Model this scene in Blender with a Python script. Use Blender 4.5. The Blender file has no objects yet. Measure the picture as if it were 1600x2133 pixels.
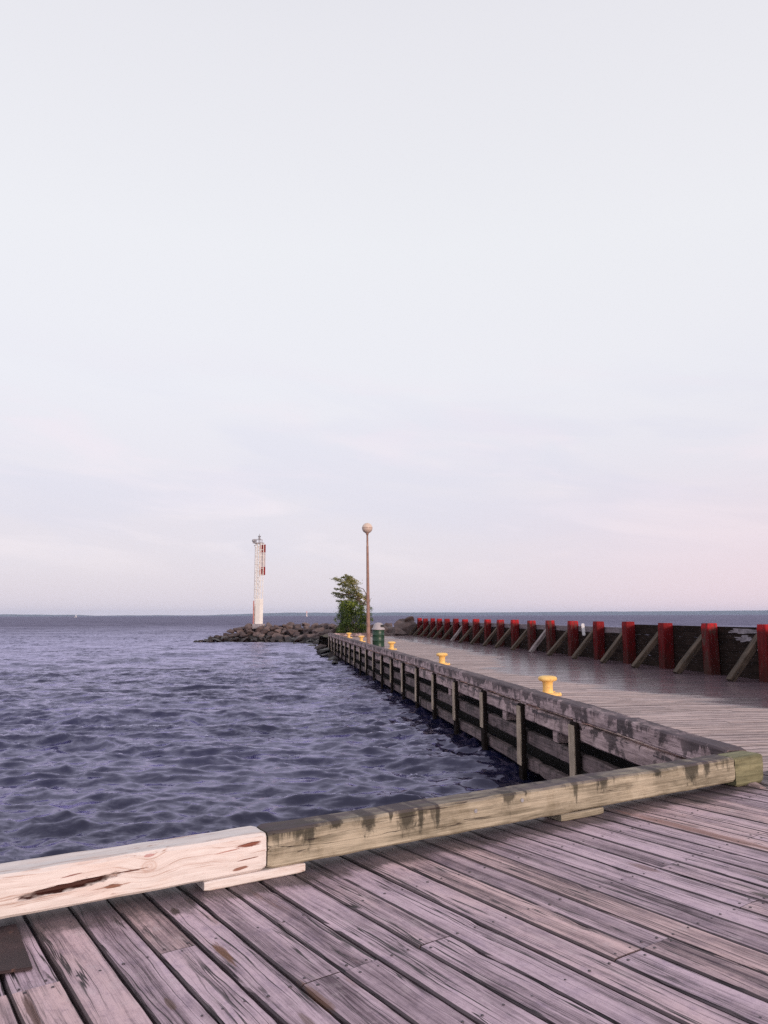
import bpy, bmesh, math, random
import numpy as np
from mathutils import Vector, Matrix, noise as mnoise

R = math.radians
scene = bpy.context.scene
col = scene.collection

# ------------------------------------------------------------------ camera
cam_d = bpy.data.cameras.new("camera")
cam = bpy.data.objects.new("camera", cam_d)
col.objects.link(cam)
cam_d.sensor_fit = 'HORIZONTAL'
cam_d.sensor_width = 36.0
cam_d.lens = 36.0 * 1550.0 / 1600.0
cam_d.clip_start = 0.05
cam_d.clip_end = 40000
PITCH = math.atan((1281.5 - 1066.5) / 1550.0)
cam.matrix_world = (Matrix.Translation((0, 0, 1.5)) @ Matrix.Rotation(R(90) + PITCH, 4, 'X')
                    @ Matrix.Rotation(R(-0.14), 4, 'Z'))
scene.camera = cam

# ------------------------------------------------------------------ light
SUN_EL, SUN_AZ = R(7.5), R(148.0)          # azimuth from +Y clockwise: behind the camera, to the right
world = bpy.data.worlds.new("World")
scene.world = world
world.use_nodes = True
sun_d = bpy.data.lights.new("sun", 'SUN')
sun_d.energy = 2.4
sun_d.angle = R(10)
sun_d.color = (1.0, 0.80, 0.67)
sun = bpy.data.objects.new("sun", sun_d)
col.objects.link(sun)
sv = Vector((math.sin(SUN_AZ) * math.cos(SUN_EL), math.cos(SUN_AZ) * math.cos(SUN_EL), math.sin(SUN_EL)))
sun.rotation_euler = sv.to_track_quat('Z', 'Y').to_euler()
sun.location = (0, -5, 30)
scene.view_settings.view_transform = 'Standard'
scene.view_settings.look = 'None'
scene.view_settings.exposure = 0.0
scene.view_settings.gamma = 1.0
scene.cycles.use_denoising = False      # keep the fine grain of the timber; a phone picture has some noise of its own


# ------------------------------------------------------------------ node helper
class NT:
    def __init__(self, tree):
        self.t = tree
        self.n = tree.nodes
        self.l = tree.links

    def add(self, typ, **kw):
        nd = self.n.new(typ)
        ins = kw.pop('ins', {})
        for k, v in kw.items():
            setattr(nd, k, v)
        for k, v in ins.items():
            self.set(nd, k, v)
        return nd

    def set(self, nd, k, v):
        s = nd.inputs[k]
        if isinstance(v, bpy.types.NodeSocket):
            self.l.new(v, s)
        elif isinstance(v, (tuple, list)) and len(v) == 3 and s.type == 'RGBA':
            s.default_value = (*v, 1)
        else:
            s.default_value = v

    def math(self, op, a, b=0.0, c=0.0, clamp=False):
        nd = self.add('ShaderNodeMath', operation=op, use_clamp=clamp)
        self.set(nd, 0, a); self.set(nd, 1, b)
        if len(nd.inputs) > 2:
            self.set(nd, 2, c)
        return nd.outputs[0]

    def vmath(self, op, a, b=(0, 0, 0)):
        nd = self.add('ShaderNodeVectorMath', operation=op)
        self.set(nd, 0, a); self.set(nd, 1, b)
        return nd.outputs[0]

    def sep(self, v):
        nd = self.add('ShaderNodeSeparateXYZ'); self.set(nd, 0, v)
        return nd.outputs

    def comb(self, x=0.0, y=0.0, z=0.0):
        nd = self.add('ShaderNodeCombineXYZ')
        self.set(nd, 0, x); self.set(nd, 1, y); self.set(nd, 2, z)
        return nd.outputs[0]

    def noise(self, vec, scale=1.0, detail=4.0, rough=0.55, dist=0.0, color=False, typ=None):
        nd = self.add('ShaderNodeTexNoise', ins={'Vector': vec, 'Scale': scale, 'Detail': detail,
                                                 'Roughness': rough, 'Distortion': dist})
        return nd.outputs['Color' if color else 'Fac']

    def vor(self, vec, scale=1.0, feature='F1', out='Distance', rnd=1.0):
        nd = self.add('ShaderNodeTexVoronoi', feature=feature, ins={'Vector': vec, 'Scale': scale, 'Randomness': rnd})
        return nd.outputs[out]

    def mapr(self, v, a, b, c=0.0, d=1.0, smooth=False):
        nd = self.add('ShaderNodeMapRange', interpolation_type='SMOOTHSTEP' if smooth else 'LINEAR', clamp=True)
        for i, x in enumerate((v, a, b, c, d)):
            self.set(nd, i, x)
        return nd.outputs[0]

    def ramp(self, f, stops, interp='LINEAR'):
        nd = self.add('ShaderNodeValToRGB')
        cr = nd.color_ramp
        cr.interpolation = interp
        while len(cr.elements) < len(stops):
            cr.elements.new(0.5)
        for e, (p, c) in zip(cr.elements, stops):
            e.position = p
            e.color = (*c, 1)
        self.set(nd, 0, f)
        return nd.outputs[0]

    def mix(self, f, a, b, blend='MIX'):
        nd = self.add('ShaderNodeMix', data_type='RGBA', blend_type=blend)
        self.set(nd, 0, f); self.set(nd, 6, a); self.set(nd, 7, b)
        return nd.outputs[2]

    def bump(self, h, strength=0.5, dist=0.01, normal=None):
        nd = self.add('ShaderNodeBump', ins={'Height': h, 'Strength': strength, 'Distance': dist})
        if normal is not None:
            self.set(nd, 'Normal', normal)
        return nd.outputs[0]


def material(name):
    m = bpy.data.materials.new(name)
    m.use_nodes = True
    nt = NT(m.node_tree)
    bs = m.node_tree.nodes['Principled BSDF']
    return m, nt, bs


# ------------------------------------------------------------------ world nodes
wt = NT(world.node_tree)
for n_ in list(wt.n):
    wt.n.remove(n_)
out = wt.add('ShaderNodeOutputWorld')
sky = wt.add('ShaderNodeTexSky', sky_type='NISHITA', sun_disc=False, sun_elevation=SUN_EL, sun_rotation=SUN_AZ,
             air_density=1.0, dust_density=2.0, ozone_density=1.5)
bg1 = wt.add('ShaderNodeBackground', ins={'Color': sky.outputs[0], 'Strength': 0.02})
gd = wt.add('ShaderNodeTexCoord').outputs['Generated']
gx, gy, gz = wt.sep(gd)[:3]
el = wt.math('ARCTAN2', gz, wt.math('SQRT', wt.math('ADD', wt.math('MULTIPLY', gx, gx), wt.math('MULTIPLY', gy, gy))))
veil = wt.ramp(wt.mapr(el, -0.05, 1.0), [
    (0.0, (0.75, 0.68, 0.765)), (0.055, (0.75, 0.685, 0.765)), (0.16, (0.77, 0.715, 0.79)), (0.33, (0.83, 0.82, 0.865)),
    (0.5, (0.845, 0.845, 0.875)), (0.72, (0.80, 0.795, 0.835)), (1.0, (0.70, 0.69, 0.75))])
az = wt.math('ARCTAN2', gx, gy)
# thin drawn-out cloud streaks low in the sky
sc_ = wt.comb(wt.math('MULTIPLY', az, 3.0), wt.math('MULTIPLY_ADD', el, 16.0, wt.math('MULTIPLY', az, 1.6)), 0.3)
st = wt.noise(sc_, 1.3, 6.0, 0.55, 0.6)
band = wt.math('MULTIPLY', wt.mapr(el, 0.02, 0.10, smooth=True), wt.mapr(el, 0.19, 0.38, 1, 0, smooth=True))
streak = wt.math('MULTIPLY', wt.mapr(st, 0.46, 0.68, smooth=True), band)
c1 = wt.mix(wt.math('MULTIPLY', streak, 0.8), veil, (0.86, 0.78, 0.84))
blue = wt.math('MULTIPLY', wt.mapr(wt.noise(sc_, 0.9, 5.0, 0.5, 0.4), 0.58, 0.40, smooth=True), band)
c2 = wt.mix(wt.math('MULTIPLY', blue, 0.28), c1, (0.66, 0.66, 0.80))
big = wt.noise(wt.comb(wt.math('MULTIPLY', az, 1.3), wt.math('MULTIPLY', el, 2.5), 4.0), 1.0, 3.0, 0.5)
c3 = wt.mix(wt.mapr(big, 0.35, 0.65, 0.0, 0.10, smooth=True), c2, (0.90, 0.86, 0.90))
pink = wt.math('MULTIPLY', wt.mapr(az, 0.0, 0.5, smooth=True), wt.mapr(el, 0.0, 0.22, 1, 0, smooth=True))
c4 = wt.mix(wt.math('MULTIPLY', pink, 0.9), c3, (0.86, 0.70, 0.77))
bg2 = wt.add('ShaderNodeBackground', ins={'Color': c4, 'Strength': 0.98})
ad = wt.add('ShaderNodeAddShader')
wt.l.new(bg1.outputs[0], ad.inputs[0]); wt.l.new(bg2.outputs[0], ad.inputs[1])
wt.l.new(ad.outputs[0], out.inputs[0])


# ------------------------------------------------------------------ mesh helpers
def link(name, me, mat=None, parent=None):
    o = bpy.data.objects.new(name, me)
    col.objects.link(o)
    if mat is not None:
        for m in (mat if isinstance(mat, (list, tuple)) else [mat]):
            me.materials.append(m)
    if parent is not None:
        o.parent = parent
    return o


def from_bm(name, bm, mat, parent=None, smooth=False):
    me = bpy.data.meshes.new(name)
    bmesh.ops.recalc_face_normals(bm, faces=bm.faces)
    bm.to_mesh(me)
    bm.free()
    if smooth:
        me.polygons.foreach_set('use_smooth', [True] * len(me.polygons))
    return link(name, me, mat, parent)


def tag(o, label=None, cat=None, group=None, kind=None):
    if label: o['label'] = label
    if cat: o['category'] = cat
    if group: o['group'] = group
    if kind: o['kind'] = kind
    return o


def empty(name, loc, rz=0.0, parent=None):
    o = bpy.data.objects.new(name, None)
    col.objects.link(o)
    o.empty_display_size = 0.1
    o.location = loc
    o.rotation_euler = (0, 0, rz)
    if parent: o.parent = parent
    return o


def box(bm, x0, x1, y0, y1, z0, z1, M=None, mi=0):
    vs = [bm.verts.new(Vector(p) if M is None else M @ Vector(p)) for p in
          [(x0, y0, z0), (x1, y0, z0), (x1, y1, z0), (x0, y1, z0), (x0, y0, z1), (x1, y0, z1), (x1, y1, z1), (x0, y1, z1)]]
    fs = []
    for f in ((0, 3, 2, 1), (4, 5, 6, 7), (0, 1, 5, 4), (1, 2, 6, 5), (2, 3, 7, 6), (3, 0, 4, 7)):
        fc = bm.faces.new([vs[i] for i in f]); fc.material_index = mi
        fs.append(fc)
    return vs


def bar(bm, a, b, w, d, up=(0, 0, 1), mi=0):
    a, b = Vector(a), Vector(b)
    z = (b - a); L = z.length; z = z / L
    x = Vector(up).cross(z)
    if x.length < 1e-4: x = Vector((1, 0, 0)).cross(z)
    x.normalize(); y = z.cross(x)
    M = Matrix((x, y, z)).transposed().to_4x4(); M.translation = a
    return box(bm, -w / 2, w / 2, -d / 2, d / 2, 0, L, M, mi)


def lathe(bm, prof, seg=24, M=None, cap=True, mi=0):
    rings = []
    for r, z in prof:
        ring = []
        for i in range(seg):
            a = 2 * math.pi * i / seg
            p = Vector((r * math.cos(a), r * math.sin(a), z))
            ring.append(bm.verts.new(p if M is None else M @ p))
        rings.append(ring)
    for A, B in zip(rings, rings[1:]):
        for i in range(seg):
            f = bm.faces.new((A[i], A[(i + 1) % seg], B[(i + 1) % seg], B[i])); f.material_index = mi
    if cap:
        bm.faces.new(rings[0][::-1]).material_index = mi
        bm.faces.new(rings[-1]).material_index = mi


def timber(bm, L, w, h, seg=0.08, bev=0.012, wob=0.003, rough=0.002, seed=0.0, M=None, scoops=(), sag=0.0):
    """A sawn timber along +X from 0 to L, y from 0 to w, z from 0 to h, with worn edges.
    scoops: (x, z, len, height, depth, slope) hollows in the y=0 face."""
    n = max(2, int(L / seg))
    # closed cross-section, edges subdivided
    def side(p, q, k):
        return [(p[0] + (q[0] - p[0]) * i / k, p[1] + (q[1] - p[1]) * i / k) for i in range(k)]
    b = bev
    k1 = max(3, int(h / seg * 1.6)); k2 = max(3, int(w / seg * 1.6))
    if scoops: k1 = 22
    pts = []
    pts += side((0, b), (0, h - b), k1) + side((0, h - b), (b, h), 2)
    pts += side((b, h), (w - b, h), k2) + side((w - b, h), (w, h - b), 2)
    pts += side((w, h - b), (w, b), 4) + side((w, b), (w - b, 0), 2)
    pts += side((w - b, 0), (b, 0), 3) + side((b, 0), (0, b), 2)
    rings = []
    for i in range(n + 1):
        x = L * i / n
        ring = []
        ex = 0.0
        if i == 0 or i == n: ex = b * 0.6
        for (y, z) in pts:
            q = Vector((x * 1.1 + seed, y * 5, z * 5))
            d = mnoise.noise(q) * wob + mnoise.noise(Vector((x * 9 + seed, y * 30, z * 30))) * rough
            e = mnoise.noise(Vector((x * 5 + seed * 2, y * 14, z * 14 + 7))) * rough * 1.2
            yy = y + (ex if y < w / 2 else -ex) + d
            zz = z + (ex if z < h / 2 else -ex) + e + mnoise.noise(Vector((x * .7, seed, 0))) * wob
            if y < 0.001:
                for (sx, sz, sl, sh, sd, slope) in scoops:
                    u = (x - sx) / sl; v = (z - sz - slope * (x - sx)) / sh
                    jag = 1 + 0.35 * mnoise.noise(Vector((x * 12, z * 40, 3)))
                    g = 1 - (u * u + v * v) * jag
                    if g > 0: yy += sd * min(1, g * 2)
            p = Vector((x, yy, zz))
            ring.append(bm.verts.new(p if M is None else M @ p))
        rings.append(ring)
    m = len(pts)
    for A, B in zip(rings, rings[1:]):
        for i in range(m):
            bm.faces.new((A[i], A[(i + 1) % m], B[(i + 1) % m], B[i]))
    bm.faces.new(rings[0][::-1]); bm.faces.new(rings[-1])


# ------------------------------------------------------------------ materials
STAINS = [(-1.077, 4.058, 0.06, 0.03, 0.95, (0.03, 0.015, 0.015)), (-0.722, 3.573, 0.15, 0.025, 0.9, (0.16, 0.06, 0.025)), (-0.281, 3.0, 0.1, 0.02, 0.6, (0.1, 0.05, 0.03)), (-1.35, 3.079, 0.22, 0.02, 0.85, (0.09, 0.035, 0.025)), (2.184, 5.452, 0.75, 0.06, 0.7, (0.24, 0.1, 0.075)), (-0.262, 3.193, 0.16, 0.02, 0.7, (0.14, 0.06, 0.03)), (1.556, 4.703, 0.12, 0.05, 0.6, (0.16, 0.07, 0.06)), (2.045, 4.248, 0.1, 0.03, 0.9, (0.04, 0.025, 0.02)), (-0.837, 3.135, 0.07, 0.02, 0.7, (0.1, 0.05, 0.03))]   # brown rot and rust stains on single boards: x, y, half length, half width, strength, colour


def mat_plank(name, dark, light, warm, wet=False):
    """weathered deck boards: uv in metres (u along, v across) and a random colour per board"""
    m, t, bs = material(name)
    uv = t.add('ShaderNodeUVMap', uv_map='board').outputs[0]
    rnd = t.add('ShaderNodeAttribute', attribute_name='rnd').outputs['Color']
    u, v, _ = t.sep(uv)[:3]
    r, g, b = t.sep(rnd)[:3]
    off = t.vmath('MULTIPLY', rnd, (37.0, 19.0, 53.0))
    def c(su, sv_):
        return t.vmath('ADD', t.comb(t.math('MULTIPLY', u, su), t.math('MULTIPLY', v, sv_), 0.0), off)
    warp = t.noise(c(1.7, 6), 1.0, 3.0, 0.5)
    vw = t.math('MULTIPLY_ADD', t.math('SUBTRACT', warp, 0.5), 0.05, v)
    def cw(su, sv_):
        return t.vmath('ADD', t.comb(t.math('MULTIPLY', u, su), t.math('MULTIPLY', vw, sv_), 0.0), off)
    fine = t.noise(cw(2.6, 190), 1.0, 5.0, 0.7)
    mid = t.noise(cw(0.9, 58), 1.0, 6.0, 0.66)
    broad = t.noise(cw(0.7, 13), 1.0, 6.0, 0.62)
    blot = t.noise(c(3.0, 6), 1.0, 6.0, 0.62)
    f = t.math('ADD', t.math('MULTIPLY', fine, 0.42), t.math('ADD', t.math('MULTIPLY', mid, 0.30), t.math('MULTIPLY', broad, 0.56)))
    f = t.math('ADD', f, t.math('MULTIPLY', t.math('SUBTRACT', r, 0.5), 0.13))
    f = t.math('ADD', f, t.math('MULTIPLY', t.math('SUBTRACT', blot, 0.5), 0.28))
    fac = t.mapr(f, 0.465, 0.735)
    cold = t.mix(fac, dark, light)
    hot = t.mix(fac, tuple(x * 0.9 for x in dark), warm)
    base = t.mix(t.mapr(t.math('ADD', t.math('MULTIPLY', g, 0.7), t.math('MULTIPLY', blot, 0.6)), 0.55, 0.95), cold, hot)
    # grit, lichen and wear: fine mottling that does not follow the grain
    mot = t.noise(c(34.0, 34.0), 1.0, 5.0, 0.75)
    mot2 = t.noise(c(7.0, 9.0), 1.0, 6.0, 0.7)
    base = t.mix(t.mapr(mot, 0.52, 0.70, 0, 0.50), base, t.mix(1.0, base, (0.50, 0.44, 0.50), 'MULTIPLY'))
    base = t.mix(t.mapr(mot2, 0.52, 0.68, 0, 0.55), base, t.mix(1.0, base, (0.52, 0.50, 0.62), 'MULTIPLY'))
    base = t.mix(t.mapr(mot2, 0.44, 0.32, 0, 0.35), base, (0.58, 0.47, 0.50))
    # splits along the grain
    cr = t.noise(cw(0.55, 17), 1.0, 3.0, 0.5)
    crack = t.math('MULTIPLY', t.mapr(t.math('ABSOLUTE', t.math('SUBTRACT', cr, 0.47)), 0.004, 0.018, 1, 0, smooth=True),
                   t.mapr(t.noise(c(0.9, 3), 1.0, 2.0), 0.40, 0.50))
    cr2 = t.noise(cw(1.2, 60), 1.0, 3.0, 0.5)
    crack2 = t.math('MULTIPLY', t.mapr(t.math('ABSOLUTE', t.math('SUBTRACT', cr2, 0.5)), 0.0, 0.02, 1, 0),
                    t.mapr(broad, 0.52, 0.42, 0, 0.8))
    # knots
    kv = t.vor(c(1.5, 5.5), 1.0)
    knot = t.math('MULTIPLY', t.mapr(kv, 0.10, 0.045, smooth=True), t.mapr(b, 0.45, 0.55))
    # dark rotten hollows beside the edges
    rot = t.math('MULTIPLY', t.mapr(t.noise(c(1.3, 8), 1.0, 6.0, 0.65, 0.5), 0.655, 0.72, smooth=True), 0.85)
    dk = t.math('MAXIMUM', t.math('MAXIMUM', crack, crack2), t.math('MAXIMUM', t.math('MULTIPLY', knot, 0.8), rot))
    rust = t.mapr(t.noise(c(1.0, 4.0), 1.0, 5.0, 0.6), 0.63, 0.74, 0, 0.6, smooth=True)
    base = t.mix(rust, base, (0.19, 0.085, 0.05))
    base = t.mix(dk, base, (0.030, 0.020, 0.026))
    rough = t.mapr(f, 0.4, 0.7, 0.72, 0.55)
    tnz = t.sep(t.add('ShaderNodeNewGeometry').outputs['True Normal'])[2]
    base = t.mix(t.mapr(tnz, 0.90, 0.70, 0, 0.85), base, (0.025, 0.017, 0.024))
    if not wet:
        # dirt and painted contact shade along the foot of the kerb
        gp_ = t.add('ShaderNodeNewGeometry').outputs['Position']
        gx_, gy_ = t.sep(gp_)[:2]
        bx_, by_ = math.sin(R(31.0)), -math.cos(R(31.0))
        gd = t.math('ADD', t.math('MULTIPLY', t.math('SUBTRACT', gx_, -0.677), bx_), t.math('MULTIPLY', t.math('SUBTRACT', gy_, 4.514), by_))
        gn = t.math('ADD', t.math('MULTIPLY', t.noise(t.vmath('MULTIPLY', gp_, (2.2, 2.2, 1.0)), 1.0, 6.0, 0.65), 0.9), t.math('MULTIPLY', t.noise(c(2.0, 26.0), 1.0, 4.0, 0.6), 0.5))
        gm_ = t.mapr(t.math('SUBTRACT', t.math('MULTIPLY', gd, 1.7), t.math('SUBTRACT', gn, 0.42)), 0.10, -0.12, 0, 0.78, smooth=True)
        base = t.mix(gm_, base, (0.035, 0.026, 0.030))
        wx, wy = t.sep(t.add('ShaderNodeNewGeometry').outputs['Position'])[:2]
        ux, uy = math.cos(R(-54.6)), math.sin(R(-54.6))
        jg = t.noise(c(7.0, 55.0), 1.0, 5.0, 0.65)
        for (sx, sy, sl, sw, st_, cc) in STAINS:
            ddx = t.math('SUBTRACT', wx, sx); ddy = t.math('SUBTRACT', wy, sy)
            al = t.math('DIVIDE', t.math('ADD', t.math('MULTIPLY', ddx, ux), t.math('MULTIPLY', ddy, uy)), sl)
            ac = t.math('DIVIDE', t.math('SUBTRACT', t.math('MULTIPLY', ddy, ux), t.math('MULTIPLY', ddx, uy)), sw)
            dd = t.math('MULTIPLY', t.math('ADD', t.math('MULTIPLY', al, al), t.math('MULTIPLY', ac, ac)), t.mapr(jg, 0.3, 0.7, 0.4, 2.0))
            base = t.mix(t.mapr(dd, 1.1, 0.3, 0, st_, smooth=True), base, cc)
    if wet:
        oc = t.add('ShaderNodeTexCoord').outputs['Object']
        x, y, _ = t.sep(oc)[:3]
        bulge = t.math('MULTIPLY', t.math('POWER', 2.71828, t.math('MULTIPLY', t.math('POWER', t.math('DIVIDE', t.math('SUBTRACT', y, 19.5), 6.0), 2.0), -1.0)), 1.9)
        ns = t.noise(t.comb(t.math('MULTIPLY', x, 0.35), t.math('MULTIPLY', y, 0.55), 0.0), 1.0, 6.0, 0.6, 0.8)
        w = t.math('ADD', t.math('ADD', x, bulge), t.math('MULTIPLY', t.math('SUBTRACT', ns, 0.5), 3.4))
        wm = t.mapr(w, 3.6, 4.3, smooth=True)
        base = t.mix(t.math('MULTIPLY', wm, 0.8), base, t.mix(1.0, base, (0.20, 0.165, 0.28), 'MULTIPLY'))
        rough = t.math('MULTIPLY_ADD', wm, -0.42, t.math('MAXIMUM', rough, 0.58))
    t.set(bs, 'Base Color', base)
    t.set(bs, 'Roughness', rough)
    bs.inputs['Specular IOR Level'].default_value = 0.45
    hgt = t.math('SUBTRACT', t.math('ADD', t.math('MULTIPLY', fine, 0.45), t.math('MULTIPLY', mid, 0.9)), t.math('MULTIPLY', dk, 1.3))
    t.set(bs, 'Normal', t.bump(hgt, 0.65 if not wet else t.math('MULTIPLY_ADD', wm, -0.32, 0.35), 0.006))
    return m


def mat_timber(name, dark, light, stain=None, along='X', rough=0.8, stain_amt=(0.5, 0.62), grain=1.0, topdark=0.0,
               height=0.2, bump=0.5, splits=1.0, spec=0.3, drip=6.0, gate=0.12, drips=()):
    m, t, bs = material(name)
    tc = t.add('ShaderNodeTexCoord').outputs['Object']
    x, y, z = t.sep(tc)[:3]
    if along == 'Y': x, y = y, x
    if along == 'Z': x, z = z, x
    rn = t.add('ShaderNodeObjectInfo').outputs['Random']
    o = t.math('MULTIPLY', rn, 31.0)
    def c(a, b_):
        return t.comb(t.math('MULTIPLY_ADD', x, a, o), t.math('MULTIPLY', y, b_), t.math('MULTIPLY', z, b_))
    fine = t.noise(c(3, 120 * grain), 1.0, 5.0, 0.65)
    mid = t.noise(c(1.0, 24 * grain), 1.0, 5.0, 0.6, 0.3)
    blot = t.noise(c(2.2, 7), 1.0, 6.0, 0.62)
    f = t.math('ADD', t.math('MULTIPLY', fine, 0.35), t.math('ADD', t.math('MULTIPLY', mid, 0.4), t.math('MULTIPLY', blot, 0.4)))
    base = t.mix(t.mapr(f, 0.42, 0.72, smooth=True), dark, light)
    mt_ = t.noise(c(5.0, 5.0), 1.0, 7.0, 0.75)
    base = t.mix(t.mapr(mt_, 0.50, 0.66, 0, 0.55), base, t.mix(1.0, base, (0.55, 0.52, 0.46), 'MULTIPLY'))
    cr = t.noise(c(0.8, 16), 1.0, 3.0, 0.5)
    crack = t.math('MULTIPLY', t.mapr(t.math('ABSOLUTE', t.math('SUBTRACT', cr, 0.48)), 0.0, 0.010, 1, 0, smooth=True),
                   t.mapr(t.noise(c(1.1, 4), 1.0, 2.0), 0.50, 0.62, 0, splits))
    if stain is not None:
        # run-off stains: drips drawn down the face from the top edge
        dv = t.comb(t.math('MULTIPLY_ADD', x, drip, o), t.math('MULTIPLY', y, 3.0), t.math('MULTIPLY', z, 1.6))
        drip = t.noise(dv, 1.0, 6.0, 0.66, 0.4)
        hz = t.mapr(z, 0.0, height, -0.10, 0.06)
        sm = t.mapr(t.math('ADD', drip, hz), stain_amt[0], stain_amt[1], smooth=True)
        sm = t.math('MULTIPLY', sm, t.mapr(t.noise(t.comb(t.math('MULTIPLY_ADD', x, 0.8, o), 0.0, 0.0), 1.0, 2.0), 0.38, 0.56, gate, 1.0))
        jn = t.noise(t.comb(t.math('MULTIPLY', x, 30.0), t.math('MULTIPLY', y, 14.0), t.math('MULTIPLY', z, 16.0)), 1.0, 6.0, 0.75)
        for (dx_, dw, dl) in drips:
            ax = t.math('DIVIDE', t.math('ABSOLUTE', t.math('SUBTRACT', x, dx_)), dw)
            az_ = t.math('DIVIDE', t.math('SUBTRACT', height, z), dl)
            q = t.math('ADD', t.math('MULTIPLY', ax, ax), t.math('MULTIPLY', az_, az_))
            q = t.math('MULTIPLY', q, t.mapr(jn, 0.3, 0.7, 0.25, 2.6))
            sm = t.math('MAXIMUM', sm, t.mapr(q, 1.5, 0.35, 0, 1, smooth=True))
        base = t.mix(t.math('MULTIPLY', sm, 0.82), base, stain)
    if topdark > 0:
        nz = t.sep(t.add('ShaderNodeNewGeometry').outputs['True Normal'])[2]
        tm = t.math('MULTIPLY', t.mapr(nz, 0.4, 0.9), t.mapr(t.noise(c(3, 9), 1.0, 6.0, 0.65), 0.36, 0.62, 0.25, 1.0))
        base = t.mix(t.math('MULTIPLY', tm, topdark), base, (0.085, 0.062, 0.08))
    base = t.mix(crack, base, (0.03, 0.02, 0.02))
    t.set(bs, 'Base Color', base)
    bs.inputs['Roughness'].default_value = rough
    bs.inputs['Specular IOR Level'].default_value = spec
    h = t.math('SUBTRACT', t.math('ADD', t.math('MULTIPLY', fine, 0.6), mid), t.math('MULTIPLY', crack, 1.5))
    t.set(bs, 'Normal', t.bump(h, bump, 0.006))
    return m


def mat_paint(name, c0, c1, scale=6.0, rough=0.5, worn=None, worn_rng=(0.6, 0.68), bump=0.2, metal=0.0):
    m, t, bs = material(name)
    tc = t.add('ShaderNodeTexCoord').outputs['Object']
    n1 = t.noise(tc, scale, 6.0, 0.6)
    base = t.mix(t.mapr(n1, 0.35, 0.65), c0, c1)
    if worn:
        wn = t.noise(tc, scale * 2.3, 6.0, 0.7, 0.5)
        base = t.mix(t.mapr(wn, worn_rng[0], worn_rng[1]), base, worn)
    t.set(bs, 'Base Color', base)
    bs.inputs['Roughness'].default_value = rough
    bs.inputs['Metallic'].default_value = metal
    t.set(bs, 'Normal', t.bump(t.noise(tc, scale * 6, 4.0), bump, 0.004))
    return m


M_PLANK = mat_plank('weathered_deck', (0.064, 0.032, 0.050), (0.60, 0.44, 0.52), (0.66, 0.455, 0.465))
M_PIERPLANK = mat_plank('pier_deck_boards', (0.24, 0.17, 0.165), (0.60, 0.445, 0.425), (0.64, 0.46, 0.42), wet=True)
M_NAIL = mat_paint('nail_metal', (0.03, 0.02, 0.035), (0.05, 0.035, 0.05), 40, 0.5)
M_GREY = mat_timber('weathered_kerb', (0.14, 0.118, 0.085), (0.47, 0.405, 0.315), stain=(0.013, 0.013, 0.010), topdark=0.85,
                    stain_amt=(0.56, 0.64), drips=[(0.10, 0.30, 0.018), (0.27, 0.035, 0.13), (0.44, 0.05, 0.045), (0.67, 0.06, 0.12),
                                                   (0.83, 0.018, 0.06), (0.95, 0.085, 0.15), (1.06, 0.03, 0.17), (1.19, 0.022, 0.18),
                                                   (2.74, 0.06, 0.09), (3.36, 0.05, 0.07), (3.78, 0.12, 0.16), (3.98, 0.05, 0.13)])
M_BLOCK = mat_timber('mossy_block', (0.11, 0.105, 0.06), (0.27, 0.25, 0.15), stain=(0.05, 0.06, 0.02))
M_PIERTOP = mat_timber('pier_kerb', (0.20, 0.14, 0.15), (0.66, 0.49, 0.50), stain=(0.022, 0.017, 0.022), along='Y',
                       topdark=0.9, height=0.2, stain_amt=(0.46, 0.52), drip=2.6, gate=0.7)
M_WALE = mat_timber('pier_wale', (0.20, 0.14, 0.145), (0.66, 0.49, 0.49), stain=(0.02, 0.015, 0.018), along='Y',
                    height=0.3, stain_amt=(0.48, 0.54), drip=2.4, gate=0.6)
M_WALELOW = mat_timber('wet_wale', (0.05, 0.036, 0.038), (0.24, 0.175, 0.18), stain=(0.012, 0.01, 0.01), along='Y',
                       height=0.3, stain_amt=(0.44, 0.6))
M_PILE = mat_timber('shaded_pile', (0.008, 0.006, 0.006), (0.026, 0.019, 0.017), along='Z', rough=0.95, spec=0.05)  # shade on the near faces is put into this dark colour
M_LITFACE = mat_timber('lit_face_board', (0.24, 0.185, 0.14), (0.58, 0.46, 0.36), along='Z')  # pale colour standing for light on the outer pile faces
M_WALL = mat_timber('fender_wall_boards', (0.007, 0.005, 0.005), (0.036, 0.024, 0.021), along='Y', rough=0.95, splits=0.6, spec=0.08)
M_WALLTOP = mat_timber('grey_top_board', (0.10, 0.08, 0.09), (0.26, 0.22, 0.25), along='Y')
M_BRACE = mat_timber('brace_wood', (0.028, 0.020, 0.016), (0.125, 0.088, 0.066), along='Z')
M_BRACEPALE = mat_timber('pale_brace_wood', (0.13, 0.105, 0.11), (0.36, 0.30, 0.31), along='Z')
M_EARTH = mat_paint('dark_fill', (0.012, 0.010, 0.010), (0.03, 0.024, 0.022), 3.0, 0.95)


LN = 4.3


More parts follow.
